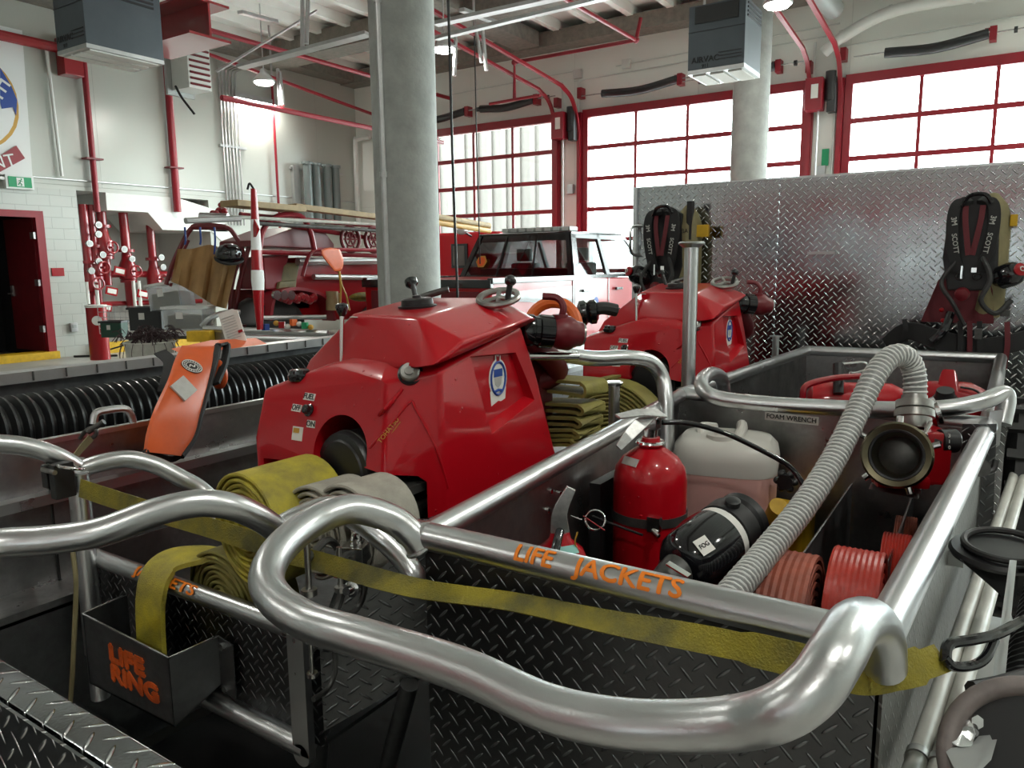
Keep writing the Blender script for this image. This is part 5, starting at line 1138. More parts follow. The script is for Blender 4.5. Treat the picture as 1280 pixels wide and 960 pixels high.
MB().hull([c+V(q) for q in ((-.045, -.05, .0), (.03, -.05, .0), (-.03, .0, .085), (.01, .0, .085), (.03, .04, .0), (-.05, .04, .0))]).build('handle_peak', 'red_gloss', t, bevel=.008)
MB().lathe(c+V((-.01, -.07, -.04)), (0, -.4, 1), [(0, .045), (.03, .043), (.05, .03), (.07, .026)], 20).build('spout_cap', 'black', t)
MB().tube(cat([c+V((.03, -.04, .03)), c+V((.08, -.05, .02)), c+V((.13, -.06, -.04))], 4), .004, 6).build('tether', 'black', t)

# ================================================================== LEFT: flood hose tray
tr = thing('hose_tray', 'long aluminium tray holding the thick black ribbed hose', 'tray', (-2.7, 2, .5))
plate([(-2.3, -.4, .55), (-2.3, 4.6, .55), (-2.3, 4.6, 1.165), (-2.3, -.4, 1.165)], .004, 'sheet_alu', 'inner_side', tr)
MB().bb(-2.33, -2.25, -.4, 4.6, .99, 1.02).build('ledge', 'tube_alu', tr)
MB().bb(-2.31, -2.285, -.4, 4.6, 1.155, 1.17).build('lip', 'tube_alu', tr)
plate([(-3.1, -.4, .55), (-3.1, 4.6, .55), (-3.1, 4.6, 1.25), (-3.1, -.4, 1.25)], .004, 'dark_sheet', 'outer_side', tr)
lipm = MB().bb(-3.14, -3.05, -.4, 4.6, 1.235, 1.275); lipm.build('outer_lip', 'galv', tr)
for i in range(40): MB().bb(-3.056, -3.046, -.3+.12*i, -.295+.12*i, 1.24, 1.274).build('lip_notch', 'engine', tr) if 6 < i < 38 else None
MB().bb(-3.1, -2.3, -.4, 4.6, .95, .97).build('bed', 'dark_sheet', tr)
for y in (1.05, 2.2, 3.3): MB().bb(-2.296, -2.290, y, y+.005, .56, 1.15).build('seam', 'black', tr)
MB().bb(-2.299, -2.29, 1.93, 2.05, 1.03, 1.13).build('hinge_plate', 'sheet_alu', tr)
hp = [atx(x, y, -2.30) for x, y in ((117, 530), (120, 517), (133, 513), (155, 511), (163, 518), (167, 530))]
MB().tube(cat(hp, 4), .012, 10).build('grab_handle', 'tube_alu', tr)
P = [V((-2.78, -.5+.00875*i, 1.125+.008*math.sin(i*.02))) for i in range(560)]
tag(MB().tube(P, lambda i: .118-(0, .003, .022, .022)[i % 4], 22).build('flood_hose', 'black_hose'), 'thick black corrugated hose lying in the long left tray', 'hose')
c = atx(110, 538, -2.27); t = thing('ratchet_hook', 'small hook and webbing tied below the tray handle', 'hook', c)
MB().tube(cat(D([(100, 548, 2.18), (108, 538, 2.17), (118, 535, 2.16), (120, 543, 2.16), (112, 550, 2.16)]), 4), .006, 8).cyl(atd(110, 540, 2.16), atd(130, 527, 2.16), .008).build('hook', 'engine', t)
MB().ribbon(D([(114, 547, 2.15), (102, 560, 2.13), (90, 575, 2.1)]), (.3, .2, 1), .03, .002).build('webbing', 'khaki', t)
# dark hull body below the tray, floor tub at the left
t = thing('lower_hull', 'dark aluminium hull below the left tray', 'hull', (-2.4, 1, .1))
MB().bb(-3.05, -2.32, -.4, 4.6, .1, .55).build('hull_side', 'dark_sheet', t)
MB().bb(-2.32, -2.15, -.4, 1.6, .72, .75).build('fender', 'sheet_alu', t)
MB().bb(-2.16, -2.15, -.4, 1.6, .3, .73).build('fender_skirt', 'dark_sheet', t)
MB().bb(-2.15, -1.9, -.4, 1.0, .42, .43).build('floor_board', 'dark_sheet', t)
# orange life jacket pouch
bg = thing('life_jacket', 'orange inflatable life jacket draped over the tray edge', 'life jacket', atx(225, 500, -2.3))
ctr = [(255, 433), (245, 455), (232, 480), (215, 515), (205, 545), (204, 563)]
L_ = [(228, 432, 2.75), (220, 450, 2.62), (212, 475, 2.50), (196, 510, 2.38), (186, 540, 2.33), (182, 565, 2.31)]
R_2 = [(272, 432, 2.82), (268, 450, 2.74), (260, 480, 2.66), (250, 515, 2.58), (242, 545, 2.54), (225, 570, 2.47)]
LL = cat(D(L_), 6); RR_ = cat(D(R_2), 6); rings = []
for i, (a, b) in enumerate(zip(LL, RR_)):
    x_ = (b-a); n_v = x_.cross(V((0, 0, 1))).normalized(); 
    if n_v.dot(EYE-a) < 0: n_v = -n_v
    ring = []
    for j in range(16):
        f = j/15; bul = math.sin(f*math.pi)**.5*.016+.004; ring.append(a+x_*f+n_v*bul)
    for j in range(15, -1, -1): ring.append(a+x_*(j/15)-n_v*.008)
    rings.append(ring)
bagb = MB().rings(rings).build('pouch', 'orange_cloth', bg)
MB().tube([p+V((.004, 0, 0)) for p in RR_], .013, 8).tube(cat([RR_[-1], D([(212, 574, 2.45)])[0], LL[-1]], 5), .010, 8).build('black_binding', 'black_web', bg)
MB().ribbon(cat(D([(272, 432, 2.80), (283, 432, 2.84), (280, 455, 2.76), (270, 480, 2.68)]), 5), (1, .3, .3), .03, .01).build('webbing_band', 'black_web', bg)
sticker(bagb, 229, 486, .065, .085, 'reflective', bg, name='reflective_patch', th=.006, up=(UP+RT*1.25).normalized())
hh = hit(bagb, 240, 458)
if hh:
    p, n = hh; lg = MB().lathe(p, n, [(0, .036), (.002, .036), (.002, .001)], 30).build('round_badge', 'black', bg)
    MB().torus(p+n*.002, n, .033, .0016, 30).torus(p+n*.002, n, .020, .0014, 24).build('badge_ring', 'label', lg)
    m_ = rotto(n)
    k = MB()
    for i in range(20):
        an = i*.314; dd = m_ @ V((math.cos(an), math.sin(an), 0)); k.box(p+dd*.0265+n*.003, (.004, .004, .001), m_)
    k.build('badge_lettering', 'label', lg)
    MB().tube(cat([p+n*.003+m_ @ V((-.004, .012, 0)), p+n*.003+m_ @ V((.006, .004, 0)), p+n*.003+m_ @ V((-.006, -.004, 0)), p+n*.003+m_ @ V((.004, -.012, 0))], 4), .002, 6).build('badge_mark', 'label', lg)
c = atd(273, 468, 2.78); MB().ell(c, (.09, .05, .11)).build('side_lobe', 'orange_cloth', bg)
c = atd(240, 431, 2.95); MB().hull([atd(x, y, d) for x, y, d in ((212, 436, 2.9), (262, 425, 3.2), (320, 422, 3.5), (335, 430, 3.4), (260, 440, 2.9), (225, 442, 2.8))]).build('far_half', 'orange_cloth', bg, bevel=.01)
MB().ribbon(cat(D([(200, 440, 2.9), (212, 452, 2.8), (208, 475, 2.7), (203, 490, 2.68)]), 5), (1, .2, 0), .045, .006).build('black_strap', 'black_web', bg)
# white instruction tag card
c = atd(289, 409, 3.35); u = (RT+UP*.35).normalized(); v = (UP-RT*.35).normalized(); n = -FW
t = thing('inspection_card', 'white card with small red marks behind the orange life jacket', 'card', c)
MB().prism([c-u*.045-v*.075, c+u*.045-v*.075, c+u*.05+v*.06, c+u*.03+v*.075, c-u*.035+v*.075], FW*.004).build('card', 'label', t, bevel=.001)
l_ = MB()
for i in range(9): l_.box(c-v*(.05-.012*i)+n*.003, (.06, .0015, .002), Matrix((u, v, n)).transposed())
l_.build('print_lines', 'grey_metal', t)
MB().lathe(c-v*.07-u*.045+n*.006, n, [(0, .018), (.002, .018)], 16).build('red_dot', 'red_gloss', t)
MB().box(c-v*.03+u*.035+n*.006, (.02, .012, .002), Matrix((u, v, n)).transposed()).build('red_arrow', 'red_gloss', t)
# ---- bottom left plate box
e1, e2 = atz(-40, 806, 1.1), atz(215, 966, 1.1)
t = thing('tread_plate_locker', 'bright tread plate locker edge at the bottom left corner', 'locker', (-1.1, .3, .5))
MB().prism([(-1.4, .452, 1.06), (-.70, .445, 1.06), (-.70, .40, 1.06), (-1.4, .405, 1.06)], (0, 0, .04)).build('rolled_rim', 'tread_panel', t, bevel=.004)
plate([(-1.4, .40, .3), (-.70, .395, .3), (-.70, .395, 1.10), (-1.4, .40, 1.10)], .004, 'tread_panel', 'front_face', t)
MB().bb(-1.4, -.7, .40, .44, .3, 1.06).build('back_face', 'dark_sheet', t)

# ================================================================== RIGHT EDGE
pl = thing('ladder_beam', 'pale twin rail pole running along the right of the nearest basket', 'rail', (0, 1.5, .9))
A_, B2 = atz(1150, 985, .98), atz(1285, 560, .98)
dd = (B2-A_).normalized(); sd = V((dd.y, -dd.x, 0))
for s_ in (-.0135, .0135): MB().cyl(A_+sd*s_-dd*.3, B2+sd*s_+dd*.5, .0135, seg=16).build('rail', 'white_pole', pl)
MB().cyl(A_+dd*.06+sd*-.0135, A_+dd*.075+sd*-.0135, .016).cyl(A_+dd*.06+sd*.0135, A_+dd*.075+sd*.0135, .016).build('clip', 'steel', pl)
c = atd(1248, 690, 1.30); t = thing('black_bracket', 'black curved disc bracket over the pale rail at the right', 'bracket', c)
MB().lathe(c-V((0, 0, .01)), (0, -.1, 1), [(0, .06), (.004, .072), (.010, .075), (.016, .070), (.018, .05)], 32).build('disc', 'black', t)
MB().torus(c+V((.01, 0, .014)), (0, -.1, 1), .062, .006, 32).build('ring', 'rubber', t)
MB().prism(D([(1200, 700, 1.28), (1275, 705, 1.28), (1268, 760, 1.25), (1235, 730, 1.27)]), (0, .01, 0)).build('web_plate', 'black', t)
c = atd(1212, 900, .86); t = thing('bent_hinge', 'silver bent hinge plate at the lower right', 'hinge', c)
MB().prism(D([(1186, 930, .84), (1190, 890, .86), (1207, 872, .88), (1209, 905, .86), (1200, 935, .83)]), (.012, .01, 0)).build('leaf', 'bright_alu', t, bevel=.003)
MB().cyl(atd(1208, 880, .88), atd(1212, 915, .85), .009).cyl(atd(1214, 900, .86), atd(1222, 903, .85), .008, seg=6).build('pin', 'chrome', t)
MB().prism(D([(1180, 935, .84), (1215, 930, .84), (1240, 900, .88), (1225, 950, .82), (1200, 975, .80)]), (.01, .0, .004)).build('leaf', 'grey_metal', t)
fh_ = thing('ribbed_suction_hose', 'black ribbed suction hose cut off by the right edge', 'hose', atd(1275, 800, 1.0))
P = [atd(1350, 640, 1.25).lerp(atd(1296, 905, .95), i/159) for i in range(160)]
MB().tube(P, lambda i: .045+.004*(i % 4 >= 2), 20).build('ribs', 'black_hose', fh_)
q = atd(1300, 960, .80); MB().torus(q, (EYE-q)+V((.0, .1, .3)), .085, .011, 40, 12).build('end_flange', 'rim_grey', fh_); MB().cyl(q-(EYE-q).normalized()*.03, q-(EYE-q).normalized()*.02, .075).build('dark_bore', 'black_hose', fh_)
MB().tube(D([(1215, 862, .90), (1250, 855, .92), (1285, 845, .94)]), .010, 8).build('retaining_bar', 'rubber', fh_)
MB().prism(D([(1236, 880, .95), (1262, 700, 1.15), (1266, 700, 1.15), (1246, 890, .93)]), (.005, 0, 0)).build('tray_edge', 'tube_alu', fh_)
# ================================================================== TREAD PLATE WALL with breathing packs
pw = thing('tread_plate_wall', 'tall bright tread plate bulkhead behind the far basket', 'bulkhead', (-1, 4.5, .2))
MB().bb(-2.01, -1.15, 4.5, 4.54, .25, 2.11).build('left_sheet', 'tread_panel', pw)
MB().bb(-1.148, .9, 4.5, 4.54, .25, 2.105).build('right_sheet', 'tread_panel', pw)
MB().bb(-2.03, -2.005, 4.48, 4.55, .25, 2.115).build('edge_trim', 'tube_alu', pw)
MB().bb(-2.02, .9, 4.505, 4.56, 2.105, 2.118).build('top_trim', 'tube_alu', pw)
MB().bb(-.972, -.828, 4.44, 4.5, 1.69, 1.705).build('latch_shelf', 'galv', pw)
MB().tube(cat([aty(802, 282, 4.49), aty(790, 284, 4.44), aty(788, 300, 4.42), aty(789, 316, 4.44), aty(800, 320, 4.49)], 5), .009, 8).build('grab_rail', 'tube_alu', pw)
MB().bb(-2.0, .9, 4.54, 5.4, .25, 1.0).build('deck_box', 'dark_sheet', pw)

def scba(px, py, label, left):
    o = aty(px, py, 4.40); t = thing('breathing_apparatus', label, 'breathing apparatus', (o.x, 4.4, o.z-.55), 'breathing packs hung on the plate wall')
    x, z = o.x, o.z                       # top centre of the pack
    cx_ = x+(.11 if left else .07)
    MB().lathe((cx_, 4.41, z-.60), (0, 0, 1), [(0, .02), (.01, .065), (.05, .082), (.48, .082), (.55, .06), (.60, .02), (.605, .004)], 28).build('cylinder', 'khaki', t)
    if left:
        MB().lathe((cx_, 4.42, z-.19), (0, 0, 1), [(0, .0835), (.07, .0835)], 28, cap=False).build('cylinder_label', 'gold', t)
        text('SCBA', .035, (cx_-.01, 4.324, z-.15), (1, 0, 0), (0, 0, 1), 'ink', t, ext=.0005)
        MB().box((cx_+.09, 4.38, z-.15), (.09, .03, .07)).build('yellow_plate', 'yellow_kerb', t, bevel=.005)
        MB().box((cx_+.03, 4.36, z-.09), (.03, .05, .22)).build('latch', 'black', t, bevel=.004)
    else:
        MB().box((cx_+.09, 4.38, z-.13), (.03, .03, .055)).build('yellow_plate', 'yellow_kerb', t, bevel=.004)
    MB().prism([(x-.11, 4.36, z-.10), (x-.07, 4.36, z-.02), (x+.03, 4.36, z-.005), (x+.10, 4.36, z-.05), (x+.115, 4.36, z-.35), (x+.08, 4.36, z-.46), (x-.09, 4.36, z-.46), (x-.12, 4.36, z-.3)], (0, -.035, 0)).build('back_frame', 'black', t, bevel=.012)
    for s in (-1, 1):
        P = cat([(x+s*.02, 4.31, z-.03), (x+s*.075, 4.28, z-.06), (x+s*.085, 4.27, z-.16), (x+s*.07, 4.27, z-.28), (x+s*.045, 4.28, z-.37)], 6)
        p_ = MB().ribbon(P, (1, 0, 0), .050, .022).build('shoulder_strap', 'black_web', t, bevel=.004)
        MB().ribbon(cat([(x+s*.035, 4.275, z-.06), (x+s*.03, 4.26, z-.14), (x+s*.008, 4.255, z-.29)], 5), (1, 0, 0), .024, .006).build('red_strap', 'red_web', t)
        xd = V((-s*.18, 0, -1)) if s < 0 else V((-s*.16, 0, -1))
        text('3M', .032, (x+s*.078, 4.252, z-.13), xd, V((0, 0, 1)).cross(xd).cross(V((0, 0, 1))) if False else V((1, 0, 0)), 'reflective', p_, ext=.0008, bold=.0008)
        text('SCOTT', .030, (x+s*.066, 4.252, z-.235), xd, V((1, 0, 0)), 'reflective', p_, ext=.0008, bold=.0005)
        MB().torus((x+s*.035, 4.25, z-.39), (0, 1, 0), .016, .004, 14).build('buckle', 'black_gloss', t)
    MB().tube(cat([(x-.05, 4.26, z-.06), (x-.02, 4.25, z-.015), (x+.04, 4.25, z-.012), (x+.07, 4.26, z-.05)], 5), .010, 8).build('carry_handle', 'black_gloss', t)
    MB().box((x+.02, 4.25, z-.36), (.022, .012, .022)).box((x-.03, 4.25, z-.37), (.008, .01, .06)).build('strap_clip', 'chrome', t)
    # regulator and hoses
    MB().lathe((x-.02, 4.26, z-.47), (0, -1, -.2), [(0, .03), (.02, .034), (.04, .028), (.045, .01)], 18).build('regulator', 'red_dark', t)
    MB().tube(cat([(x+.05, 4.27, z-.30), (x+.09, 4.22, z-.40), (x+.06, 4.2, z-.50), (x+.12, 4.22, z-.56), (x+.18, 4.25, z-.50)], 6), .012, 8).build('air_hose', 'rubber', t)
    MB().tube(cat([(x-.06, 4.27, z-.32), (x-.11, 4.24, z-.42), (x-.05, 4.2, z-.52), (x+.0, 4.22, z-.62)], 6), .010, 8).build('gauge_hose', 'rubber', t)
    sx = -1 if left else 1
    mk = V((x+sx*.17, 4.30, z-.38)) if not left else V((x-.16, 4.30, z-.40))
    MB().lathe(mk, (sx*.8, -.4, .35), [(-.08, .03), (-.05, .055), (.0, .058), (.03, .05), (.05, .03)], 24).build('mask', 'black_gloss', t)
    MB().lathe(mk+V((sx*.03, -.05, .02)), (sx*.5, -.8, .3), [(0, .028), (.01, .030), (.014, .02)], 20).build('mask_disc', 'red_gloss', t)
    MB().torus(mk+V((sx*.042, -.066, .026)), (sx*.5, -.8, .3), .010, .002, 12).build('disc_mark', 'label', t)
    # lumbar pad, belt and dangling straps
    MB().hull([(x-.13, 4.33, z-.40), (x-.20, 4.34, z-.62), (x+.12, 4.34, z-.62), (x+.10, 4.33, z-.42), (x-.1, 4.38, z-.40), (x-.18, 4.39, z-.60), (x+.1, 4.39, z-.6)]).build('lumbar_pad', 'red_web', t, bevel=.01)
    P = cat([(x-.34, 4.33, z-.74), (x-.24, 4.28, z-.66), (x-.1, 4.27, z-.70), (x+.05, 4.28, z-.73), (x+.2, 4.28, z-.70), (x+.34, 4.32, z-.64)], 6)
    MB().ribbon(P, (0, 0, 1), lambda i: .10-.0015*abs(i-15), .035).build('waist_belt', 'black_web', t, bevel=.008)
    MB().tube(cat([(x-.06, 4.24, z-.56), (x-.08, 4.22, z-.64), (x-.13, 4.22, z-.70)], 4), .020, 10).build('gauge_case', 'black_gloss', t)
    for i, (dx, l_) in enumerate(((-.02, .26), (.02, .28), (.06, .27), (.17, .22), (-.26, .1))):
        p = V((x+dx, 4.25, z-.60)); MB().ribbon(cat([p, p+V((.01, -.01, -l_*.5)), p+V((-.005*(-1)**i, 0, -l_))], 5), (1, 0, 0), .022, .003).build('loose_strap', 'red_web' if i % 2 else 'black_web', t)
    for i, (dx, dz) in enumerate(((-.10, -.55), (-.09, -.60))): MB().ell((x+dx, 4.23, z+dz), (.022, .016, .022)).build('red_button', 'red_gloss', t)
    MB().box((x+.16, 4.25, z-.56), (.04, .02, .03)).box((x+.06, 4.24, z-.66), (.03, .015, .05)).build('buckle', 'engine', t, bevel=.003)
    return t
scba(1221, 243, 'black breathing pack with 3M SCOTT straps at the right of the plate wall', False)
scba(838, 258, 'black breathing pack with tan cylinder behind the tall capped post', True)

# ================================================================== PICKUP
t = thing('pickup_truck', 'red, white and black pickup parked before the overhead doors', 'pickup', (-6.1, 9.5, 0))
XLp, XRp = -7.1, -5.1
prof = [(7.35, .55), (7.32, 1.40), (7.38, 1.46), (9.35, 1.48), (12.1, 1.42), (13.3, 1.28), (13.5, 1.0), (13.5, .55)]
body = MB().prism([(XLp, y, z) for y, z in prof], (XRp-XLp, 0, 0)).build('body', 'red_gloss', t, bevel=.05, bseg=3)
# cab shell with window openings: pillars and roof
def cabpt(y, z, s): k = (z-1.46)/.62; return V((-6.1+s*(1.0-.20*k), y, z))
roof = [cabpt(9.62, 2.06, -1), cabpt(9.62, 2.06, 1), cabpt(11.3, 2.08, 1), cabpt(11.3, 2.08, -1)]
MB().prism(roof, (0, 0, .05)).build('roof', 'car_black', t, bevel=.02)
for s in (-1, 1):
    nm = 'car_white' if s > 0 else 'car_black'
    for y0_, y1_, w_ in ((9.36, 9.62, .13), (10.38, 10.40, .09), (12.0, 11.3, .07)):
        MB().prism([cabpt(y0_-.0, 1.45, s), cabpt(y0_+w_*1.3, 1.45, s), cabpt(y1_+w_, 2.08, s), cabpt(y1_, 2.08, s)], (-s*.05, 0, 0)).build('cab_pillar', 'car_black' if y0_ < 9.4 else 'car_grey', t)
    MB().prism([cabpt(9.36, 1.45, s), cabpt(12.0, 1.45, s), cabpt(11.9, 1.50, s), cabpt(9.38, 1.50, s)], (-s*.05, 0, 0)).build('window_sill', 'car_black', t)
    MB().prism([cabpt(9.62, 2.02, s), cabpt(11.36, 2.02, s), cabpt(11.3, 2.09, s), cabpt(9.62, 2.09, s)], (-s*.05, 0, 0)).build('roof_rail', 'car_grey' if s > 0 else 'car_black', t)
    MB().quad(cabpt(9.38, 1.47, s*.985), cabpt(12.0, 1.47, s*.985), cabpt(11.32, 2.06, s*.985), cabpt(9.6, 2.06, s*.985)).build('side_glass', 'car_glass', t)
MB().quad(cabpt(9.37, 1.47, -.97), cabpt(9.37, 1.47, .97), cabpt(9.62, 2.05, .97), cabpt(9.62, 2.05, -.97)).build('rear_glass', 'car_glass', t)
MB().quad(cabpt(12.0, 1.45, -.97), cabpt(12.0, 1.45, .97), cabpt(11.32, 2.06, .97), cabpt(11.32, 2.06, -.97)).build('windscreen', 'pane_glass', t)
g = MB()
for a, b in ((-.97, -.90), (.90, .97)): g.prism([cabpt(9.35, 1.45, a), cabpt(9.35, 1.45, b), cabpt(9.60, 2.08, b), cabpt(9.60, 2.08, a)], (0, .03, 0))
g.prism([cabpt(9.36, 1.45, -.97), cabpt(9.36, 1.45, .97), cabpt(9.38, 1.50, .97), cabpt(9.38, 1.50, -.97)], (0, .03, 0)).prism([cabpt(9.585, 1.99, -.97), cabpt(9.585, 1.99, .97), cabpt(9.62, 2.08, .97), cabpt(9.62, 2.08, -.97)], (0, .03, 0))
for a in (-.33, .30): g.prism([cabpt(9.35, 1.45, a-.012), cabpt(9.35, 1.45, a+.012), cabpt(9.60, 2.06, a+.012), cabpt(9.60, 2.06, a-.012)], (0, .02, 0))
g.build('rear_window_frame', 'car_black', t)
for x_ in (-6.6, -5.6):
    s_ = MB().bb(x_-.24, x_+.24, 10.4, 10.55, 1.0, 1.68).build('front_seat', 'black', t, bevel=.04); MB().bb(x_-.13, x_+.13, 10.4, 10.5, 1.70, 1.90).build('headrest', 'black', s_, bevel=.03)
MB().bb(-6.95, -5.25, 9.7, 9.9, .9, 1.6).build('rear_bench', 'black', t, bevel=.04)
MB().box((-6.1, 9.37, 1.47), (.0, .0, .0)).build('spare', 'black', t) if False else None
p = aty(602, 327, 9.42); MB().lathe(p, (0, -1, .3), [(0, .10), (.004, .10)], 6).build('round_sticker', 'gold', t); MB().lathe(p+V((0, -.006, 0)), (0, -1, .3), [(0, .07), (.003, .07)], 20).build('sticker_face', 'orange', t)
MB().bb(-7.12, -5.08, 7.30, 7.36, 1.38, 1.48).bb(-5.14, -5.06, 7.32, 9.34, 1.43, 1.50).bb(-7.12, -7.04, 7.32, 9.34, 1.43, 1.50).build('bed_rail', 'car_black', t, bevel=.01)
# side graphics: white swoosh with black flare, painted panels standing 3 mm proud
def side(poly, mt, nm, dx=.004): return MB().prism([(XRp+dx, y, z) for y, z in poly], (.003, 0, 0)).build(nm, mt, t)
side([(7.6, 1.32), (9.28, 1.36), (9.28, 1.18), (8.6, 1.17), (7.9, 1.22), (7.6, 1.26)], 'car_white', 'white_stripe')
side([(7.45, 1.30), (8.2, 1.30), (9.28, 1.18), (9.28, 1.10), (8.5, 1.16), (7.45, 1.24)], 'car_black', 'black_flare', .007)
side([(9.36, 1.40), (10.2, 1.42), (10.05, 1.20), (9.75, 1.0), (9.36, .95)], 'car_white', 'white_door_panel')
side([(9.30, 1.44), (9.34, 1.44), (9.34, .6), (9.30, .6)], 'car_black', 'panel_gap', .008)
side([(10.40, 1.44), (10.42, 1.44), (10.42, .6), (10.40, .6)], 'car_black', 'panel_gap', .008)
for y_ in (9.55, 10.62): MB().bb(XRp+.01, XRp+.05, y_, y_+.2, 1.26, 1.30).build('door_handle', 'car_black', t, bevel=.008)
MB().prism(oval(10.0, 1.08, .08, .10, XRp+.008, n=20), (.003, 0, 0)).build('door_crest', 'blue', t)
MB().bb(-6.95, -5.25, 7.29, 7.33, 1.0, 1.34).build('tailgate', 'red_dark', t, bevel=.01)
for y_ in (8.2, 12.3):
    for x_ in (-7.0, -5.2): MB().lathe((x_-.12, y_, .42), (1, 0, 0), [(0, .2), (.02, .39), (.05, .42), (.2, .42), (.23, .39), (.25, .2)], 28).build('wheel', 'rubber', t)
MB().bb(-6.7, -5.5, 9.95, 10.2, 2.13, 2.2).build('light_bar', 'grey_metal', t, bevel=.02)
k = MB()
for i in range(8): k.bb(-6.68+.15*i, -6.58+.15*i, 9.94, 9.955, 2.14, 2.19)
k.build('light_bar_lens', 'white_plastic', t)
MB().box((-4.98, 11.3, 1.58), (.16, .08, .18)).build('wing_mirror', 'car_black', t, bevel=.02)

# ================================================================== engine behind (second red truck) with yellow ladder
t = thing('fire_engine', 'red fire engine cab showing between near pillar and pickup', 'fire engine', (-9.0, 12.6, 0))
MB().bb(-10.6, -8.15, 12.0, 14.2, .5, 2.28).build('cab', 'red_gloss', t, bevel=.09, bseg=3)
q0 = aty(567, 305, 11.98); q1 = aty(585, 335, 11.98)
MB().bb(q0.x-.05, q1.x, 11.96, 12.0, q1.z, q0.z).build('cab_window', 'car_black', t); MB().bb(q0.x, q1.x-.06, 11.95, 11.965, q1.z+.05, q0.z-.04).build('window_glass', 'exterior', t)
MB().tube([(-8.13, 12.05, .6), (-8.13, 12.05, 2.2)], .03, 8).build('grab_pole', 'red_paint', t)
q = aty(577, 288, 11.6); MB().ell(q, (.22, .22, .16)).build('spot_lamp', 'galv', t); MB().tube([q, q+V((0, .3, -.1))], .02).build('lamp_stalk', 'black', t)
a, b = atd(540, 270, 12.0), atd(612, 282, 13.5)
ld = thing('ladder', 'yellow ladder lying on top of the red engine behind the near pillar', 'ladder', a)
for dz in (0, .30): MB().cyl(a+V((0, 0, -dz*.3)), b+V((0, 0, -dz*.3)), .045, seg=10).build('rail', 'gold' if dz else 'wood', ld)
for i in range(7): p = a.lerp(b, i/6); MB().cyl(p, p+V((0, 0, -.09)), .02, seg=6).build('rung', 'wood', ld)

# ================================================================== VINTAGE ENGINE and frames at left
def G(px, py, D_): return atd(px, py, D_)
t = thing('vintage_fire_truck', 'old red fire truck body with racks, behind the nearest pump', 'fire truck', (-8.2, 8.2, 0))
bx = -7.9
def S(px, py, X=bx): return atx(px, py, X)
b1 = S(372, 318); b2 = S(478, 400)
MB().prism([S(372, 322), S(478, 322), S(478, 400), S(360, 400), S(358, 345)], (-.9, 0, 0)).build('side_body', 'red_gloss', t, bevel=.03)
MB().prism([S(325, 300, bx+.1), S(368, 284, bx+.1), S(405, 288, bx+.1), S(418, 305, bx+.1), S(418, 312, bx+.1), S(325, 308, bx+.1)], (-.8, 0, 0)).build('hose_hood', 'red_dark', t, bevel=.02)
MB().prism([S(330, 322, bx+.05), S(362, 318, bx+.05), S(350, 362, bx+.05), S(332, 362, bx+.05)], (-.5, 0, 0)).build('seat_back', 'red_paint', t, bevel=.02)
MB().prism([S(355, 330, bx+.06), S(376, 328, bx+.06), S(370, 360, bx+.06), S(350, 360, bx+.06)], (-.4, 0, 0)).build('khaki_bag', 'khaki', t, bevel=.04)
MB().prism([S(350, 352, bx+.1), S(372, 350, bx+.1), S(370, 362, bx+.1), S(348, 362, bx+.1)], (-.4, 0, 0)).build('khaki_roll', 'khaki', t, bevel=.03)
P = [S(330, 400, bx+.1), S(336, 372, bx+.1), S(352, 362, bx+.1), S(375, 362, bx+.1), S(400, 372, bx+.1), S(412, 400, bx+.1)]
MB().ribbon(cat(P, 5), (1, 0, 0), .25, .04).build('front_fender', 'red_paint', t)
MB().prism([S(352, 368, bx-.02), S(382, 368, bx-.02), S(386, 385, bx-.02), S(352, 386, bx-.02)], (.02, 0, 0)).build('dark_bay', 'black', t)
g = MB()
for (x0, y0_, x1, y1_, r) in ((372, 327, 478, 326, .05), (392, 346, 478, 347, .04)): g.cyl(S(x0, y0_, bx+.1), S(x1, y1_, bx+.1), r, seg=10)
g.build('suction_pipes', 'galv', t)
for (x0, y0_, x1, y1_, r, mt, nm) in ((318, 275, 478, 300, .03, 'red_paint', 'rack_rail'), (300, 268, 478, 283, .03, 'red_paint', 'rack_rail'), (322, 315, 478, 320, .03, 'red_paint', 'rack_rail')):
    MB().cyl(S(x0, y0_, bx+.15), S(x1, y1_, bx+.15), r, seg=8).build(nm, mt, t)
for cx_, cy_ in ((438, 299), (467, 300)):
    w = S(cx_, cy_, bx+.2); k = MB().torus(w, (1, 0, 0), .17, .025, 24)
    for i in range(6): k.cyl(w, w+V((0, math.cos(i*1.047)*.17, math.sin(i*1.047)*.17)), .012, seg=6)
    k.torus(w, (1, 0, 0), .09, .015, 20); k.build('hose_reel', 'red_dark', t)
MB().tube(cat([S(324, 315, bx+.3), S(328, 290, bx+.3), S(340, 274, bx+.3), S(360, 268, bx+.3), S(378, 272, bx+.3), S(388, 290, bx+.3), S(393, 312, bx+.3)], 5), .035, 8).build('hoop', 'red_paint', t)
MB().tube(cat([S(378, 345, bx+.3), S(384, 325, bx+.3), S(392, 314, bx+.3), S(410, 312, bx+.3), S(478, 313, bx+.3)], 5), .025, 8).build('hand_rail', 'red_paint', t)
for cx_ in (345, 470):
    w = S(cx_, 412, bx+.0); MB().lathe(w-V((.1, 0, 0)), (1, 0, 0), [(0, .25), (.03, .40), (.2, .40), (.23, .25)], 28).build('wheel', 'rubber', t)
MB().cyl(S(415, 364, bx+.25), S(415, 388, bx+.25), .08, seg=16).cyl(S(423, 366, bx+.25), S(423, 388, bx+.25), .04, seg=10).build('brass_extinguisher', 'wood', t)
k = MB()
for i in range(9): c = S(348+i*5.2, 371+(i*7 % 5), bx+.2); k.lathe(c, (1, 0, 0), [(0, .05), (.05, .06), (.08, .03)], 10)
k.build('pump_panel_fittings', 'red_metal', t)
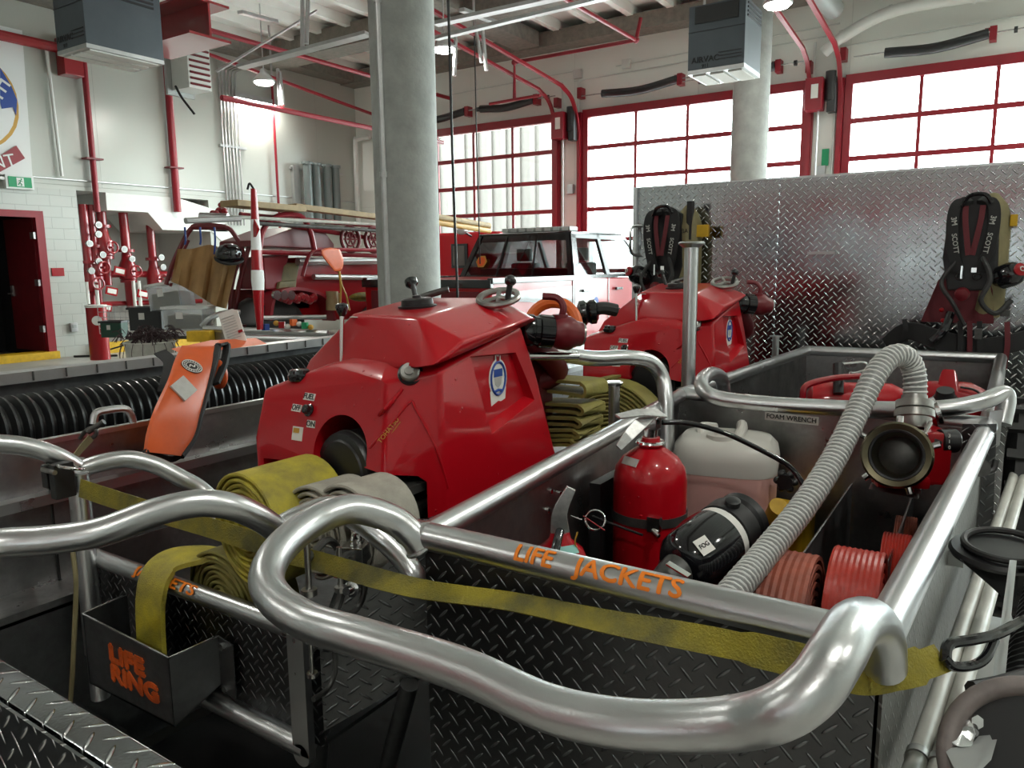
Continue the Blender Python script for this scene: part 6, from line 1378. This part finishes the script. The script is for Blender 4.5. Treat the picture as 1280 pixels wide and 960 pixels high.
for i in range(3): c = S(344+i*9, 369, bx+.25); g_ = MB().cyl(c, c+V((.04, 0, 0)), .06, seg=14).build('gauge', 'chrome', t)
# ladder rack and planks on top
k = [('plank', 286, 254, 372, 262, .16, 'wood', 'short wooden plank on top of the left rack'), ('plank', 365, 258, 478, 272, .08, 'wood', 'long pale plank on top of the vintage truck'),
     ('pole', 232, 276, 300, 273, .035, 'galv', 'silver pole end on top of the left frame'), ('pole', 290, 271, 480, 281, .022, 'white_pole', 'white pole lying along the rack'), ('pole', 320, 279, 480, 289, .025, 'engine', 'dark pole along the rack below the white one')]
for nm, x0, y0_, x1, y1_, w_, mt, lab in k:
    a = S(x0, y0_, bx+.35); b = S(x1, y1_, bx+.35); tag(MB().ribbon([a, b], (1, 0, 0), w_*2, .07).build(nm, mt, bevel=.01) if nm == 'plank' else MB().cyl(a, b, w_, seg=10).build(nm, mt), lab, nm, 'poles and planks on the left rack')
# orange cloth and gold cords
t = thing('orange_jacket', 'bright orange cloth hanging from the vintage truck rail', 'jacket', S(413, 325, bx+.5))
MB().hull([S(x, y, bx+.42+.3*k_) for k_ in (0, 1) for i, (x, y) in enumerate(((400, 312), (412, 309), (425, 311), (430, 325), (428, 338), (419, 341), (413, 330), (403, 321)))]).build('cloth', 'orange_cloth', t, bevel=.05)
MB().tube(cat([S(424, 336, bx+.5), S(427, 355, bx+.5), S(433, 370, bx+.5), S(437, 388, bx+.5)], 4), .012, 6).tube(cat([S(423, 336, bx+.5), S(426, 360, bx+.5), S(425, 385, bx+.5)], 4), .012, 6).build('gold_cord', 'gold', t)
tag(MB().ell(S(455, 371, bx+.4), (.3, .5, .13)).build('yellow_rope_pile', 'yellow_strap'), 'small heap of yellow cord on the truck running board', 'rope')
# flag-striped pole
a = S(317, 236, bx+1.0); b = S(325, 412, bx+1.0); t = thing('flag_banner', 'furled red and white maple flag on a pole at the left', 'flag', b)
P = [a.lerp(b, i/14) for i in range(15)]
for i in range(14):
    pass
seg = [(0, 3, 'red_gloss'), (3, 6, 'banner'), (6, 8, 'red_gloss'), (8, 10, 'banner'), (10, 14, 'red_gloss')]
for i0, i1, mt in seg: MB().tube(P[i0:i1+1], lambda i, i0=i0: .035+.005*(i+i0) if i+i0 < 9 else .08-.008*(i+i0-9), 12, flat=.6).build('flag_fold', mt, t)
q = P[4]+V((.05, -.05, 0)); MB().hull([q+V(d_) for d_ in ((0, 0, .12), (.05, -.01, .02), (-.05, .01, .0), (.03, -.01, -.08), (-.03, 0, -.08), (.06, .02, 0))]).build('maple_mark', 'red_gloss', t)
MB().tube(cat([a+V((-.1, 0, .0)), a+V((-.06, 0, .06)), a], 4), .012, 6).build('pole_hook', 'black', t)
# roll cage with blanket, helmet
t = thing('utility_vehicle', 'red tube framed utility vehicle draped with a tan blanket', 'vehicle', G(260, 380, 9.6))
def Q(px, py, D_=9.6): return atd(px, py, D_)
fr = MB()
fr.tube(cat([Q(208, 356), Q(216, 330), Q(230, 300), Q(240, 285), Q(252, 281), Q(282, 284), Q(292, 292), Q(302, 310), Q(305, 330)], 5), .03, 10)
fr.tube(cat([Q(213, 358), Q(222, 330), Q(236, 300)], 5), .018, 8).tube(cat([Q(294, 392), Q(298, 360), Q(308, 320), Q(312, 306)], 5), .03, 10).tube(cat([Q(286, 392), Q(292, 350), Q(302, 318)], 5), .02, 8)
fr.tube([Q(240, 284), Q(283, 284)], .035, 8); fr.build('roll_cage', 'red_dark', t)
MB().prism([Q(285, 362, 9.9), Q(332, 362, 9.9), Q(332, 412, 9.9), Q(285, 412, 9.9)], (-.3, .5, 0)).build('rear_body', 'red_dark', t)
MB().hull([Q(x, y, d) for x, y, d in ((297, 378, 9.5), (322, 372, 9.5), (326, 408, 9.4), (296, 406, 9.4), (310, 370, 9.8), (300, 400, 9.9))]).build('dark_bag', 'black', t, bevel=.05)
MB().prism([Q(300, 336, 9.8), Q(314, 330, 9.8), Q(314, 358, 9.8), Q(298, 358, 9.8)], (0, .3, 0)).build('seat_bag', 'khaki', t)
# blanket as a wavy grid
w_ = []
top = [(222, 311), (240, 311), (262, 306), (280, 312), (298, 322)]; bot = [(214, 352), (232, 360), (252, 372), (268, 382), (283, 386)]
nU, nV = 24, 14; tp = cat([V((a, b, 0)) for a, b in top], 6); bt = cat([V((a, b, 0)) for a, b in bot], 6)
gb = bmesh.new(); rows_ = []
for j in range(nV+1):
    row = []
    for i in range(nU+1):
        q = tp[i].lerp(bt[i], j/nV); wv = .05*math.sin(i*.9+j*.15)+.03*math.sin(i*1.9)
        row.append(gb.verts.new(Q(q.x, q.y, 9.4+wv*min(1, .3+j/nV))))
    rows_.append(row)
for j in range(nV):
    for i in range(nU): gb.faces.new((rows_[j][i], rows_[j][i+1], rows_[j+1][i+1], rows_[j+1][i]))
bmesh.ops.solidify(gb, geom=gb.faces[:], thickness=.015)
tag(MB().add(gb).build('blanket', 'tan_cloth', angle=80), 'tan blanket hung over the utility vehicle frame', 'blanket')
c = Q(286, 318, 9.2); t2 = thing('helmet', 'black helmet hanging beside the tan blanket', 'helmet', c)
MB().ell(c, (.30, .34, .26), Matrix.Rotation(R(-25), 3, 'Y')).build('shell', 'black_gloss', t2); MB().torus(c+V((0, 0, -.05)), (.4, -.2, 1), .155, .018, 24).build('rim', 'black', t2)
for x_ in (231, 250, 268): tag(MB().tube(cat([Q(x_, 284, 9.3), Q(x_+1, 300, 9.3), Q(x_, 318 if x_ == 268 else 306, 9.3)], 3), .012, 6).build('blue_tie', 'blue'), 'thin blue tie cord hanging from the vehicle roof bar', 'cord', 'blue tie cords on the frame')
tag(MB().cyl(G(250, 271, 9.6), G(285, 272, 9.6), .055, seg=14).build('silver_canister', 'galv'), 'silver cylinder on top of the left frame', 'cylinder')
c = G(276, 262, 9.8); k = MB()
for i in range(7): k.ell(c+V((random.uniform(-.15, .15), random.uniform(-.1, .1), random.uniform(-.06, .06))), (.09, .09, .08))
tag(k.build('red_fitting', 'red_metal'), 'small cluster of red fittings on top of the left frame', 'fitting')
# storage bins
def bin_(x0, x1, yt, yb_, D_, lab, mt, ang, lid, catg='storage bin'):
    a = G((x0+x1)/2, yb_, D_); w = (x1-x0)/F*D_; h = (yb_-yt)/F*D_; t = thing('storage_bin', lab, catg, a)
    rt2 = V((math.cos(R(ang)), math.sin(R(ang)), 0)); m_ = Matrix.Rotation(R(ang), 3, 'Z'); d_ = w*.7
    bm_ = MB(); c = a+V((0, 0, h/2))
    for sx, sy, lx, ly in ((-1, 0, .02, d_), (1, 0, .02, d_), (0, -1, w, .02), (0, 1, w, .02)): bm_.box(c+m_ @ V((sx*w/2, sy*d_/2, 0)), (lx, ly, h), m_)
    bm_.box(a+V((0, 0, .01)), (w, d_, .02), m_); bm_.build('tub', mt, t)
    MB().box(a+V((0, 0, h*.35)), (w*.86, d_*.86, h*.6), m_).build('contents', 'khaki' if mt == 'clear_plastic' else 'black', t)
    r_ = MB()
    for sx, sy, lx, ly in ((-1, 0, .05, d_+.06), (1, 0, .05, d_+.06), (0, -1, w+.06, .05), (0, 1, w+.06, .05)): r_.box(a+V((0, 0, h))+m_ @ V((sx*w/2, sy*d_/2, 0)), (lx, ly, .03), m_)
    r_.build('rim', lid, t)
    MB().box(a+m_ @ V((-.1*w, -d_/2-.012, 0))+V((0, 0, h*.65)), (w*.18, .01, h*.3), m_).build('paper_label', 'label', t)
    return t
bin_(196, 238, 355, 386, 9.8, 'upper clear storage bin, tilted on top of the lower one', 'clear_plastic', 24, 'white_plastic').rotation_euler = (0, R(-9), 0)
bin_(214, 262, 384, 411, 9.4, 'lower clear storage bin with dark contents', 'clear_plastic', 33, 'white_plastic')
bin_(170, 208, 385, 412, 10.4, 'black crate with white label left of the clear bins', 'black', 33, 'black', 'crate')
bin_(132, 156, 402, 421, 11.6, 'dark green box beside the red cylinder', 'dark_green', 33, 'black', 'box')
tb_ = thing('work_table', 'low dark table carrying the storage bins beside the blanket', 'table', (G(215, 413, 9.9).x, G(215, 413, 9.9).y, 0))
q_ = G(219, 413, 9.9); mr_ = Matrix.Rotation(R(33), 3, 'Z'); zt_ = min(G(238, 411, 9.4).z, G(189, 412, 10.4).z)-.02
MB().box((q_.x, q_.y, zt_-.02), (1.0, .6, .04), mr_).build('table_top', 'engine', tb_)
for sx_ in (-.45, .45):
    for sy_ in (-.25, .25): v_2 = mr_ @ V((sx_, sy_, 0)); MB().box((q_.x+v_2.x, q_.y+v_2.y, zt_/2-.02), (.05, .05, zt_-.04), mr_).build('leg', 'engine', tb_)
# red cylinder bin, floor stand sign, kerb items
a = G(124, 430, 13.2); t = thing('red_canister', 'red standing cylinder with round white badge by the valve recess', 'canister', (a.x, a.y, 0))
MB().cyl((a.x, a.y, .1), (a.x, a.y, 1.0), .16, seg=24).build('barrel', 'red_gloss', t); MB().cyl((a.x, a.y, 1.0), (a.x, a.y, 1.04), .17, seg=24).build('rim', 'label', t)
n = (EYE-a); n.z = 0; n.normalize(); MB().lathe(V((a.x, a.y, .78))+n*.155, n, [(0, .08), (.02, .08)], 20).build('badge', 'label', t)
a = atz(118, 446, 0); t = thing('banner_stand', 'thin black floor stand with crossed feet beside the red cylinder', 'stand', a)
MB().cyl(a, a+V((0, 0, 1.0)), .02).box(a+V((.04, .02, .55)), (.03, .12, .6)).build('pole', 'black', t); MB().tube([a+V((-.25, -.25, .02)), a+V((.35, .25, .02))], .02).tube([a+V((.3, -.2, .02)), a+V((-.2, .25, .02))], .02).tube([a+V((0, 0, .05)), a+V((.6, .9, .35))], .015).build('feet', 'black', t)
g = MB(); o_ = G(150, 400, 12.5); u = V((RT.x, RT.y, 0)).normalized()
for i in range(9): g.tube([o_+u*(-.35+.09*i)+V((0, 0, -.22)), o_+u*(-.35+.09*i)+V((0, 0, .22))], .005, 4)
for i in range(6): g.tube([o_+u*-.35+V((0, 0, -.22+.088*i)), o_+u*.37+V((0, 0, -.22+.088*i))], .005, 4)
tag(g.build('wire_grid', 'galv'), 'small wire mesh panel before the valve recess', 'mesh panel')
# chain planter
c = G(188, 440, 9.0); t = thing('planter_tub', 'tall pale round tub heaped with dark chains and cords', 'tub', (c.x, c.y, c.z-.35))
MB().lathe((c.x, c.y, 0), (0, 0, 1), [(0, .19), (.02, .21), (c.z+.08, .27), (c.z+.12, .29), (c.z+.13, .27), (c.z+.09, .25)], 32).build('tub', 'white_pole', t)
k = MB()
for i in range(190):
    an = random.uniform(0, 6.28); r1 = random.uniform(.05, .31); p0 = V((c.x+math.cos(an)*r1, c.y+math.sin(an)*r1, c.z+.14+random.uniform(0, .11)))
    p1 = p0+V((random.uniform(-.15, .15), random.uniform(-.15, .15), random.uniform(-.1, .06))); k.tube(cat([p0, (p0+p1)/2+V((0, 0, .04)), p1], 3), .0055, 4)
for i in range(16):
    an = i/16*6.28; p0 = V((c.x+math.cos(an)*.29, c.y+math.sin(an)*.29, c.z+.12)); k.tube(cat([p0, p0+V((math.cos(an)*.04, math.sin(an)*.04, -.12)), p0+V((random.uniform(-.05, .05), random.uniform(-.05, .05), -random.uniform(.2, .42)))], 3), .0045, 4)
o_ = k.build('chains', 'chain_dark', t); o_['kind'] = 'stuff'
# yellow meter box, small tools and frames in front of vintage truck
tag(MB().box(G(251, 420, 8.6), (.26, .16, .12), Matrix.Rotation(R(33), 3, 'Z')).build('yellow_case', 'yellow_kerb', bevel=.01), 'yellow case beside the chain tub', 'case')
fl = MB(); fl.tube(cat([G(252, 408, 8.8), G(262, 398, 8.8), G(280, 391, 8.9), G(300, 390, 9)], 4), .03, 8).tube([G(255, 411, 8.7), G(410, 416, 8.5)], .035, 8).tube([G(330, 397, 8.9), G(408, 396, 9)], .025, 8).tube([G(300, 422, 8.3), G(400, 424, 8.2)], .03, 8)
tag(fl.build('boat_rail', 'tube_alu'), 'silver tube rails in front of the vintage truck', 'rail')
tag(MB().prism([G(250, 413, 8.7), G(412, 418, 8.5), V((G(412, 418, 8.5).x, G(412, 418, 8.5).y, 0)), V((G(250, 413, 8.7).x, G(250, 413, 8.7).y, 0))], (-.1, .3, 0)).build('boat_hull', 'sheet_alu'), 'grey aluminium hull before the vintage truck, behind the hose tray', 'boat')
cols = ['blue', 'gold', 'red_gloss', 'label', 'orange', 'label', 'green', 'gold']
for i, m_ in enumerate(cols):
    c = G(338+i*7.2 if i else 332, 409-(i*5 % 7), 8.45); tag((MB().ell(c, (.07, .06, .06)) if i % 2 else MB().box(c, (.06, .06, .07), Matrix.Rotation(R(20*i), 3, 'Z'))).build('small_item', m_), ['blue', 'yellow', 'red', 'white', 'orange', 'second white', 'green', 'second yellow'][i]+' small object on the ledge before the vintage truck', 'clutter', 'small colourful objects on the ledge')
# the engine parked behind the photographer, mirrored in the plate wall and the tubes
t = thing('fire_engine', 'red fire engine behind the viewer, mirrored in the tread plate wall', 'fire engine', (-1.5, -4.5, 0))
MB().hull([(-4.2, -6.2, .5), (.4, -6.2, .5), (.4, -3.4, .5), (-4.2, -3.4, .5), (-4.2, -6.2, 2.7), (.4, -6.2, 2.7), (.4, -3.5, 2.7), (-4.2, -3.5, 2.7)]).build('body', 'red_gloss', t, bevel=.1)
MB().bb(-3.9, -2.9, -3.45, -3.38, 1.5, 2.3).bb(-2.6, -1.9, -3.45, -3.38, 1.5, 2.3).build('cab_window', 'car_black', t)
for i in range(3): MB().bb(-1.6+.65*i, -1.05+.65*i, -3.42, -3.37, .9, 2.2).build('locker_shutter', 'galv', t, bevel=.01)
MB().bb(-4.2, .4, -3.42, -3.38, .68, .80).build('stripe', 'banner', t)
for x_ in (-3.2, -.6): MB().lathe((x_, -3.7, .5), (0, 1, 0), [(0, .3), (.02, .48), (.3, .48), (.33, .3)], 28).build('wheel', 'rubber', t)
# ================================================================== WORLD AND RENDER SETTINGS
w = bpy.data.worlds.new('world'); SC.world = w; w.use_nodes = True; n = w.node_tree.nodes; l = w.node_tree.links
bg_ = n['Background']; bg_.inputs[0].default_value = (.84, .97, .96, 1); bg_.inputs[1].default_value = WORLD
SC.view_settings.view_transform = 'Standard'; SC.view_settings.look = 'None'; SC.view_settings.gamma = 1; SC.view_settings.use_curve_mapping = False
SC.view_settings.exposure = EXPO
SC.cycles.max_bounces = 7; SC.cycles.diffuse_bounces = 4; SC.cycles.glossy_bounces = 4; SC.cycles.transparent_max_bounces = 12; SC.cycles.transmission_bounces = 4
SC.cycles.use_denoising = True; SC.cycles.caustics_reflective = False; SC.cycles.caustics_refractive = False; SC.cycles.sample_clamp_indirect = 6
